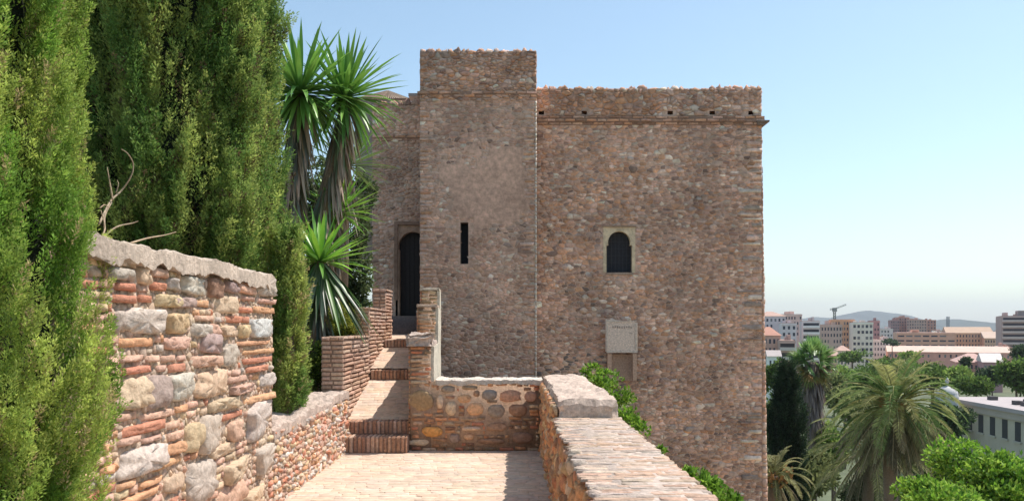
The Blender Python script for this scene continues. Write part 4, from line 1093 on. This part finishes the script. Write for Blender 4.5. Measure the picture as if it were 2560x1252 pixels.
# ================================================================== TREES BELOW
def bigtree(name, label, px, py, Y, rx, rz, n, ls, cols, zg=-22, group=None, nb=7, seed=0, cat='tree'):
    blobs = []
    s = Y/F; c0 = at(px, py, Y)
    for k in range(nb):
        a = U(0, 6.28); r = rnd.random()**.5*.62
        blobs.append((c0.x+math.cos(a)*r*rx*s, c0.y+math.sin(a)*r*rx*s, c0.z+U(-.45, .5)*rz*s, rx*s*U(.34, .55), rx*s*U(.34, .55), rz*s*U(.36, .55)))
    blobs.append((c0.x, c0.y, c0.z, rx*s*.6, rx*s*.6, rz*s*.6))
    t = thing(name, label, cat, (c0.x, c0.y, zg), group)
    V, Fq, Cq = blob_leaves(blobs, n, ls, cols, gap=.28, seed=rnd.random()*90); np_mesh('crown', V, Fq, Cq, M_leaf, t)
    mb = MB(); R = rx*s
    mb.tube([(c0.x, c0.y, zg), (c0.x+.05*R, c0.y, (zg+c0.z)/2), (c0.x, c0.y, c0.z+R*.2)], [R*.09, R*.07, R*.03], (.15, .11, .08), n=7)
    for b in blobs[:5]: mb.tube([(c0.x, c0.y, c0.z-rz*s*.7), Vector(b[:3])], [R*.04, R*.012], (.15, .11, .08), n=5)
    mb.build('trunk', M_bark, t)
    return t
BG = [(.17,.34,.035), (.26,.44,.05), (.09,.20,.03), (.33,.50,.08)]; MG = [(.12,.20,.04), (.17,.26,.06), (.08,.13,.03)]; LG = [(.24,.35,.08), (.30,.40,.10), (.16,.24,.05)]; DG = [(.06,.10,.045), (.09,.14,.06), (.045,.075,.035)]; OG = [(.20,.24,.09), (.26,.29,.11), (.14,.17,.07)]
bigtree('leafy_tree', 'bright green leafy tree nearest the camera in the bottom right corner', 2480, 1215, 24, 150, 130, 16000, .15, BG, zg=-14, nb=11)
bigtree('leafy_tree', 'bright green leafy tree low at the foot of the date palm', 2350, 1270, 22, 120, 80, 9000, .14, BG, zg=-14, nb=9)
tl = [  # px, py, Y, rx, rz, n, ls, colours, label
 (2330, 945, 150, 85, 42, 4200, 1.0, MG, 'dark rounded tree behind the crown of the date palm, right of it'),
 (2395, 945, 140, 45, 36, 2400, .9, LG, 'lighter green tree left of the dome'),
 (2440, 965, 130, 50, 26, 2400, .8, MG, 'low tree above the roof of the long pale building'),
 (2540, 935, 140, 55, 60, 3600, .95, MG, 'tall green tree at the right edge in front of the balconied tower block'),
 (2480, 945, 160, 38, 34, 1800, .9, DG, 'dark tree between the pink building and the tall edge tree'),
 (2110, 948, 150, 60, 36, 3200, .9, LG, 'bright green tree between the fan palm and the date palm'),
 (2160, 962, 120, 55, 40, 2800, .8, MG, 'green tree just behind the left fronds of the date palm'),
 (2085, 985, 90, 45, 55, 3200, .6, OG, 'olive green tree right of the fan palm thatch'),
 (2080, 1120, 60, 60, 70, 4200, .45, LG, 'pale green tree between the dark cypress and the date palms'),
 (1935, 940, 95, 26, 50, 2000, .6, MG, 'green tree at the tower edge left of the dark cypress'),
 (1925, 1060, 55, 30, 80, 3200, .35, MG, 'tall leafy tree hugging the right corner of the tower'),
 (2370, 1060, 80, 55, 60, 3400, .55, DG, 'dark shrubby tree in front of the left end of the pale building'),
 (2030, 1190, 52, 70, 80, 4200, .42, OG, 'olive tree at the bottom beside the dark cypress'),
 (2140, 1010, 75, 60, 50, 3600, .55, OG, 'olive coloured tree behind the arching fronds'),
 (2210, 1240, 48, 120, 60, 5200, .4, DG, 'dark tree mass below the hanging fronds of the date palm'),
 (2330, 1160, 50, 70, 80, 4200, .4, MG, 'green tree right of the hanging skirt of the date palm'),
 (2215, 915, 210, 70, 26, 2200, 1.2, MG, 'distant tree row end left of the orange building'),
 (2272, 892, 230, 26, 14, 900, 1.0, LG, 'small pale tree in front of the orange building'),
 (2130, 890, 240, 50, 16, 1200, 1.2, MG, 'distant tree below the orange apartment block'),
 (2415, 905, 190, 14, 14, 700, .9, DG, 'small round tree standing before the gabled roofs'),
 (2230, 855, 420, 22, 10, 500, 1.5, DG, 'tiny dark tree at the left end of the wide orange building'),
 (2550, 880, 200, 24, 26, 900, 1.0, DG, 'dark tree at the foot of the balconied tower block'),
]
for (px, py, Y, rx, rz, n, ls, cols, lab) in tl:
    bigtree('leafy_tree', lab, px, py, Y, rx, rz, n, ls*.75, cols, zg=-26 if Y > 80 else -19, group='trees below the fortress')
def r_far(z, th): return 1.0*(1-.75*max(0, (z+5.5)/3.5))
cypress('cypress_tree', 'dark slender cypress between the tower corner and the fan palm', PX(1968, 50), 50, -13, PZ(925, 50), lambda z, th: .95*min(1, max(.12, (PZ(925, 50)-z)/3.0))**.7, 2600, 18, .16, ((.02,.04,.02), (.04,.07,.03), (.05,.06,.03)), None, ridge=6, blen=.7, lift=.3, seed=33.0, trunk_z=-19)

# ================================================================== CITY
unit_me = None
def ubox():
    global unit_me
    if unit_me is None:
        unit_me = {}
    return unit_me
def pane(name, col, parent, loc, size):
    key = tuple(round(c, 2) for c in col); d = ubox()
    if key not in d:
        b = MB(); b.box(-.5, .5, -.5, .5, -.5, .5, col); o = b.build('pane', M_far); d[key] = o.data; bpy.data.objects.remove(o)
    o = bpy.data.objects.new(name, d[key]); C.objects.link(o); o.parent = parent; o.location = Vector(loc)-parent.location; o.scale = size; return o
DKW = (.05, .05, .07)
def building(label, x0, x1, ytop, Y, depth, wall, roofc=(.45, .30, .24), zg=-30, nf=5, nw=6, bands=None, gable=False, hip=False, name='apartment_building', wincol=DKW, cat='building', wh=.5, ww=.45, extra=None, rows_to=None):
    if Y < 620: Y *= 1.5; depth *= 1.3; nf = int(nf*1.45+.5); nw = int(nw*1.35+.5); zg = -44; gable = gable*1.4 if gable else gable; hip = hip*1.4 if hip else hip
    wall = tuple(min(.85, c*q_) for c, q_ in zip(wall, (1.45, 1.30, 1.20)))
    ang = math.atan2((x0+x1)/2-CX, F)*.8; cx_ = PX((x0+x1)/2, Y); hw = (PX(x1, Y)-PX(x0, Y))/2/math.cos(ang)*.98; zt = PZ(ytop, Y); a, b = cx_-hw, cx_+hw
    t = thing(name, label, cat, ((a+b)/2, Y+depth/2, zg), 'houses and blocks of the town')
    mb = MB(); mb.box(a, b, Y, Y+depth, zg, zt, wall)
    mb.box(a-.2, b+.2, Y-.25, Y-.001, zt-.8, zt+.1, tuple(min(.8, c*1.12) for c in wall)) if not (gable or hip) else None
    mb.build('wall', M_far, t)
    rb = MB()
    if gable:
        h = gable
        rb.add([(a-.5, Y-.5, zt), (b+.5, Y-.5, zt), (b+.5, Y+depth+.5, zt), (a-.5, Y+depth+.5, zt), (a-.5, Y+depth/2, zt+h), (b+.5, Y+depth/2, zt+h)], [(0,1,5,4), (2,3,4,5), (1,2,5), (3,0,4), (0,3,2,1)], roofc)
    elif hip:
        h = hip; q = min(depth, b-a)*.4
        rb.add([(a-.5, Y-.5, zt), (b+.5, Y-.5, zt), (b+.5, Y+depth+.5, zt), (a-.5, Y+depth+.5, zt), (a+q, Y+depth/2, zt+h), (b-q, Y+depth/2, zt+h)], [(0,1,5,4), (2,3,4,5), (1,2,5), (3,0,4), (0,3,2,1)], roofc)
    else:
        rb.box(a+.2, b-.2, Y+.2, Y+depth-.2, zt+.01, zt+.3, roofc)
        k = (b-a)
        for i in range(2 if 'crane' not in label else 0):
            w = k*U(.1, .22); xx = a+U(.1, .7)*k; rb.box(xx, xx+w, Y+depth*.3, Y+depth*.7, zt+.3, zt+U(1.0, 2.4), jc(wall, .15))
    rb.build('roof', M_far, t)
    fh = 3.2; fhz = zt-1.2
    if bands:
        for k in range(nf):
            z = fhz-fh*k-.6
            pane('balcony', bands, t, ((a+b)/2+(b-a)*.0, Y-.7, z-.9), ((b-a)*.96, 1.4, 1.1))
            pane('window', wincol, t, ((a+b)/2, Y-.03, z+.35), ((b-a)*.9, .08, 1.3))
    else:
        for k in range(nf):
            z = fhz-fh*k-.4
            for j in range(nw):
                if rnd.random() < .06: continue
                xx = a+(b-a)*(j+.5)/nw
                pane('window', wincol if rnd.random() < .75 else (.2, .19, .19), t, (xx, Y-.03, z-.5), ((b-a)/nw*ww, .08, fh*wh))
    if extra: extra(t, a, b, Y, zt)
    t.location = (cx_, Y, zg); t.rotation_euler = (0, 0, -ang)
    for ch in t.children:
        if ch.type == 'MESH' and ch.matrix_parent_inverse != Matrix.Identity(4): ch.matrix_parent_inverse = Matrix.Translation((-cx_, -Y, -zg))
        else: ch.location = ch.location+Vector(((a+b)/2-cx_, depth/2, 0))
    return t
LIL = (.52, .48, .52); WHT = (.68, .68, .68); PNK = (.48, .32, .27); ORB = (.50, .31, .20); GRB = (.36, .30, .28); BRB = (.33, .20, .17); PUR = (.30, .20, .22)
building('lilac white apartment block at the tower corner, on the skyline', 1895, 1962, 790, 300, 25, LIL, nf=5, nw=5, hip=2)
building('pinkish block with a flat top just right of the lilac block', 1950, 2003, 786, 340, 25, (.52, .40, .38), nf=3, nw=6)
building('blank lilac gable wall in front of the pinkish block', 1955, 1990, 808, 270, 20, (.50, .48, .53), nf=3, nw=2)
building('white block with bold stacked balconies over the fan palm', 2008, 2048, 803, 280, 22, (.42, .42, .44), bands=(.74, .74, .72), nf=5, wincol=(.04, .04, .05))
building('grey brown apartment block right of the stacked white balconies', 2047, 2102, 812, 290, 25, GRB, nf=7, nw=6)
building('orange apartment block under the crane', 2082, 2134, 799, 330, 25, ORB, nf=7, nw=6)
building('pale narrow block between the orange block and the dark side wall', 2134, 2180, 806, 310, 22, (.56, .57, .53), nf=6, nw=4, ww=.6)
building('purple brown side wall at the right end of the apartment row', 2178, 2198, 802, 350, 20, PUR, nf=6, nw=2)
building('pink house with a tiled eave at the tower edge', 1900, 1950, 838, 200, 18, PNK, nf=4, nw=4, hip=2.2, roofc=(.42, .22, .16))
building('low pink block with dark balconies right beside the tower', 1950, 1987, 852, 190, 16, (.34, .25, .23), bands=(.58, .50, .46), nf=4, wincol=(.05, .04, .04))
building('small white house with a gable, low at the tower edge', 1922, 1950, 890, 170, 10, (.66, .66, .66), nf=2, nw=2, gable=1.2, roofc=(.4, .35, .33), name='house')
building('little pink house in front of the grey brown block', 2062, 2092, 888, 230, 12, (.50, .33, .28), nf=2, nw=3, gable=1.2, name='house')
building('cream house peeping out under the orange block', 2094, 2124, 876, 250, 12, (.56, .50, .44), nf=2, nw=3, hip=1.5, name='house')
building('grey low house between the apartment row and the wide orange building', 2180, 2226, 850, 330, 15, (.48, .48, .50), nf=3, nw=5, name='house')
building('distant pale block in the haze left of the red towers', 2196, 2230, 822, 700, 25, (.52, .50, .52), nf=4, nw=5)
building('leftmost and lowest slab of the red brown tower group', 2228, 2247, 800, 600, 25, (.26, .16, .17), nf=5, nw=3)
building('tall red brown slab of the tower group', 2243, 2271, 793, 615, 25, BRB, nf=5, nw=4)
building('middle slab of the red brown tower group with a grey roof box', 2270, 2313, 799, 605, 25, (.35, .25, .22), nf=5, nw=6)
building('right slab of the red brown tower group', 2313, 2338, 800, 610, 25, BRB, nf=5, nw=3)
building('left half of the wide orange building with terraces and long dark openings', 2252, 2378, 832, 380, 30, (.52, .33, .25), nf=2, nw=5, ww=.75, wh=.3, roofc=(.55, .36, .30))
building('right half of the wide orange building under ribbed roofs', 2376, 2472, 832, 385, 30, (.48, .34, .24), nf=3, nw=11, ww=.4, roofc=(.45, .32, .23), gable=3)
building('gabled end wing of the wide orange building', 2466, 2504, 845, 370, 30, (.50, .36, .27), nf=3, nw=5, gable=3, roofc=(.5, .38, .3))
building('long low pink building with a pale terrace roof before the orange one', 2240, 2500, 880, 300, 20, (.50, .28, .24), nf=1, nw=16, gable=2.2, roofc=(.62, .46, .38), ww=.3, wh=.5)
building('pink red house with a lighter roof right of the date palm top', 2398, 2472, 905, 240, 20, (.46, .27, .24), nf=2, nw=6, hip=2.5, roofc=(.52, .34, .29), name='house')
building('dark pink house with a white raking gable edge', 2462, 2502, 905, 225, 18, (.32, .20, .22), nf=2, nw=3, gable=2.4, roofc=(.60, .54, .50), name='house')
def twr(t, a, b, Y, zt): pane('penthouse', (.30, .25, .25), t, (b-(b-a)*.25, Y+8, zt+1.6), ((b-a)*.5, 14, 3.2))
building('tall tower block with stacked balconies at the right edge of the picture', 2512, 2580, 790, 320, 25, (.30, .26, .26), bands=(.58, .50, .47), nf=9, wincol=(.06, .05, .06), extra=twr)
building('plain brown base block left of the tower block', 2500, 2528, 868, 300, 20, (.36, .24, .21), nf=1, nw=2, name='house')
# far scatter of low houses to fill the plain
fk = 0
adj = ['cream', 'grey', 'pink', 'white', 'ochre', 'brown']; adc = [(.56,.50,.42), (.42,.42,.44), (.52,.38,.34), (.64,.63,.62), (.52,.40,.26), (.36,.26,.22)]
for (px, py, Y) in ((2205, 838, 900), (2222, 830, 1100), (2350, 826, 1000), (2368, 829, 850), (2395, 828, 1200), (2425, 827, 1050), (2455, 829, 950), (2480, 831, 1100), (2500, 828, 1300), (2345, 833, 700), (2490, 838, 760), (2212, 846, 620)):
    k = fk % 6; building(f'{["", "wide ", "narrow "][fk % 3]}{adj[k]} house far out on the plain, ' + ['left of the red towers', 'below the first ridge', 'right of the red towers', 'beside the mast', 'under the long ridge', 'above the ribbed roofs', 'over the end wing', 'near the edge tower block', 'at the foot of the far hills', 'close behind the red towers', 'between end wing and tower block', 'above the tree row'][fk],
             px-U(9, 14), px+U(9, 14), py, Y, 20, adc[k], nf=1, nw=4, name='house'); fk += 1

# long pale building with the dome (lower right)
lb = thing('long_building', 'long pale building with a light flat roof and dark vents, beside the white dome', 'building', (PX(2470, 100), 105, -24), 'houses and blocks of the town')
A3 = at(2376, 992, 118); zr = A3.z
B3 = Vector((PX(2560, 100)-.2, 100, zr)); B3 = A3+(B3-A3)*3.2; d3 = (B3-A3); d3.z = 0; L3 = d3.length; d3.normalize(); n3 = Vector((-d3.y, d3.x, 0))
M3 = Matrix(((d3.x, n3.x, 0, A3.x), (d3.y, n3.y, 0, A3.y), (0, 0, 1, 0), (0, 0, 0, 1)))
zr = A3.z-.5
mb = MB(); mb.box(0, L3, 0, 16, -26, zr, (.52, .47, .37), M3); mb.build('wall', M_far, lb)
mb = MB(); mb.box(-.6, L3+.6, -.7, 16.6, zr+.01, zr+.5, (.42, .37, .36), M3); mb.box(-.3, L3, -.35, -.001, zr-.9, zr+.009, (.46, .40, .34), M3)
rfo = mb.build('roof', M_far, lb)
for (u, v_) in ((4, 3), (9, 5), (11, 2.5), (13, 2.5), (17, 3), (6, 9), (9, 11), (12, 12), (3, 11)):
    g = MB(); g.box(u, u+1.1, v_, v_+.9, zr+.5, zr+1.0, (.10, .09, .09), M3); g.build('vent', M_far, rfo)
k = 0; u = 2.0
while u < L3-2:
    for zrow in (zr-3.4,):
        g = MB(); g.box(u, u+1.2, -.05, -.01, zrow, zrow+2.3, (.06, .06, .06), M3); wd = g.build('window', M_far, lb)
        g = MB(); g.box(u-.25, u+1.45, -.2, -.005, zrow-.25, zrow-.01, (.50, .46, .38), M3); g.build('sill', M_far, wd)
    u += 2.9
dm_t = thing('dome', 'small white dome with a ball finial at the left end of the long pale building', 'dome', tuple(at(2368, 990, 112)), 'houses and blocks of the town')
mb = MB(); cd = at(2368, 985, 112); rr = 25*112/F
prof = [(rr*1.05, -3.0), (rr*1.05, -.3), (rr, 0)]+[(rr*math.cos(t), rr*.8*math.sin(t)) for t in [k*math.pi/2/8 for k in range(1, 8)]]+[(.12, rr*.8), (.12, rr*.8+.4), (.3, rr*.8+.7), (.12, rr*.8+1.0), (.02, rr*.8+1.2)]
vs = []; fs = []; n = 24
for (r_, z_) in prof:
    for k in range(n): vs.append((cd.x+r_*math.cos(2*math.pi*k/n), cd.y+r_*math.sin(2*math.pi*k/n), cd.z+z_))
for i in range(len(prof)-1):
    for k in range(n): fs.append((i*n+k, i*n+(k+1) % n, (i+1)*n+(k+1) % n, (i+1)*n+k))
mb.add(vs, fs, (.50, .49, .48)); mb.box(cd.x-rr*1.1, cd.x+rr*1.1, cd.y-rr, cd.y+rr, -26, cd.z-2.8, (.44, .40, .33)); mb.build('dome_shell', M_far, dm_t, smooth=False)

# crane and mast
Yk = 520; cr = thing('tower_crane', 'green grey tower crane with a slightly raised jib on the skyline', 'crane', tuple(at(2088, 900, Yk)))
def lattice(mb, a, b, w, col, n=10):
    a = Vector(a); b = Vector(b); d = (b-a).normalized(); s = d.cross(Vector((0, 1, 0))); s.normalize(); t_ = Vector((0, 1, 0))
    cs = [s*w+t_*w, s*w-t_*w, -s*w-t_*w, -s*w+t_*w]
    for c_ in cs: mb.tube([a+c_, b+c_], w*.28, col, n=4)
    for i in range(n):
        p = a.lerp(b, i/n); q = a.lerp(b, (i+1)/n)
        for k in range(4): mb.tube([p+cs[k], q+cs[(k+1) % 4]], w*.18, col, n=3)
CRC = (.12, .16, .15)
mb = MB(); lattice(mb, at(2088, 900, Yk), at(2086, 773, Yk), .55, CRC, 20); mb.build('mast', M_metal, cr)
mb = MB(); lattice(mb, at(2086, 772, Yk), at(2115, 761, Yk), .32, CRC, 10); mb.build('jib', M_metal, cr)
mb = MB(); lattice(mb, at(2086, 772, Yk), at(2075, 773, Yk), .4, CRC, 4); mb.build('counter_jib', M_metal, cr)
p = at(2087, 770, Yk); mb = MB(); mb.box(p.x-1.2, p.x+1.0, p.y-1, p.y+1, p.z-2.2, p.z+.2, (.2, .24, .23)); mb.build('cab', M_metal, cr)
mst = MB(); lattice(mst, at(2370, 850, 900), at(2370, 791, 900), 1.0, (.25, .27, .30), 14); mm = mst.build('radio_mast', M_metal); tag(mm, 'thin grey lattice mast on the skyline right of the red brown towers', 'mast')

# ================================================================== GROUND AND HILLS
def gh(x, y):
    far = -25.0-min(1, max(0, (y-200)/1500))*10
    if y < 26:
        left = -1.85 if x < 1.1 else None
        if x < -2.65 and y > 6.8: left = -1.25
        s = max(0, min(1, (x-1.3)/7)); s = s*s*(3-2*s)
        low = -12*(1-s)+-15*s
        return left if left is not None else (-9.0 if x < 2 else low)
    s = max(0, min(1, (y-26)/70)); s = s*s*(3-2*s); 
    return (-13)*(1-s)+far*s+.6*nz(x*.03, y*.03)
xs = sorted(set([round(v, 3) for v in list(np.linspace(-12000, -200, 14))+list(np.linspace(-200, -12, 14))+list(np.linspace(-12, 12, 50))+[-2.62, -2.66, 1.08, 1.12]+list(np.linspace(12, 200, 26))+list(np.linspace(200, 12000, 14))]))
ys = sorted(set([round(v, 3) for v in list(np.linspace(-12, 30, 50))+[6.78, 6.82]+list(np.linspace(30, 200, 26))+list(np.linspace(200, 14000, 20))]))
vs = []; cc = []
for y in ys:
    for x in xs:
        vs.append((x, y, gh(x, y))); k = .5+.5*nz(x*.004, y*.004)
        cc.append(((.14, .11, .07) if x < 1.2 else (.42, .33, .22)) if y < 26 else ((.07+.07*k), (.10+.05*k), (.05+.04*k)))  # paler sand below the tower is added to bounce warm light onto it
fs = [(j*len(xs)+i, j*len(xs)+i+1, (j+1)*len(xs)+i+1, (j+1)*len(xs)+i) for j in range(len(ys)-1) for i in range(len(xs)-1)]
b = MB(); b.add(vs, fs, cc); g = b.build('ground', M_ground); tag(g, kind='structure')
mb = MB(); mb.box(-2.2, .42, -2, YC+.1, -1.85, -1.63, (.4, .3, .22)); o = mb.build('terrace', M_ground); tag(o, kind='structure')
def ridge(name, prof, Y, depth, col):
    """a range of hills: crest line at distance Y, falling away on both sides"""
    nx = 160; x0 = prof[0][0]; x1 = prof[-1][0]; vs = []; fs = []; cc = []
    rows = [(-1, 0.0), (-.7, .22), (-.45, .5), (-.2, .82), (0, 1.0), (.3, .8), (.7, .4), (1, 0)]
    def hz(px):
        for i in range(len(prof)-1):
            if prof[i][0] <= px <= prof[i+1][0]:
                t = (px-prof[i][0])/(prof[i+1][0]-prof[i][0]); t = t*t*(3-2*t); return prof[i][1]*(1-t)+prof[i+1][1]*t
        return HZ
    for (dy, k) in rows:
        for i in range(nx+1):
            px = x0+(x1-x0)*i/nx; zt = PZ(hz(px), Y)
            x = PX(px, Y); y = Y+dy*depth+depth*.08*nz(px*.05, dy*2)
            z = -38+(zt+38)*k*(1+.10*fnz(px*.06, dy*3, 2)*(1 if k not in (0, 1) else .15))
            vs.append((x, y, z)); q = 1+.3*fnz(px*.08, dy*4, 6); cc.append(tuple(c*q for c in col))
    for j in range(len(rows)-1):
        for i in range(nx): fs.append((j*(nx+1)+i, j*(nx+1)+i+1, (j+1)*(nx+1)+i+1, (j+1)*(nx+1)+i))
    b = MB(); b.add(vs, fs, cc); o = b.build(name, M_ground, smooth=True); tag(o, kind='structure'); return o
ridge('hills', [(1700, 812), (1900, 803), (1990, 798), (2040, 792), (2090, 796), (2118, 793), (2140, 780), (2165, 776), (2200, 778), (2230, 783), (2255, 793), (2290, 800), (2330, 806), (2400, 815), (2700, 819)], 6500, 1500, (.06, .075, .07))
ridge('hills', [(2150, 815), (2300, 806), (2340, 802), (2375, 797), (2405, 800), (2440, 806), (2480, 806), (2510, 812), (2560, 809), (2700, 806), (3000, 800), (3300, 812)], 5200, 1300, (.055, .07, .06))

# ================================================================== HAZE
hz_ = MB(); hz_.box(-13000, 13000, -15, 14500, -45, 420, (1, 1, 1)); ho = hz_.build('haze', M_far); tag(ho, kind='stuff')
mh = bpy.data.materials.new("haze_air"); mh.use_nodes = True; mh.node_tree.nodes.clear()
pv_ = mh.node_tree.nodes.new("ShaderNodeVolumePrincipled"); om = mh.node_tree.nodes.new("ShaderNodeOutputMaterial")
pv_.inputs["Color"].default_value = (.84, .91, 1.0, 1); pv_.inputs["Density"].default_value = .00009; pv_.inputs["Anisotropy"].default_value = .2
mh.node_tree.links.new(pv_.outputs[0], om.inputs["Volume"])
ho.data.materials.clear(); ho.data.materials.append(mh)
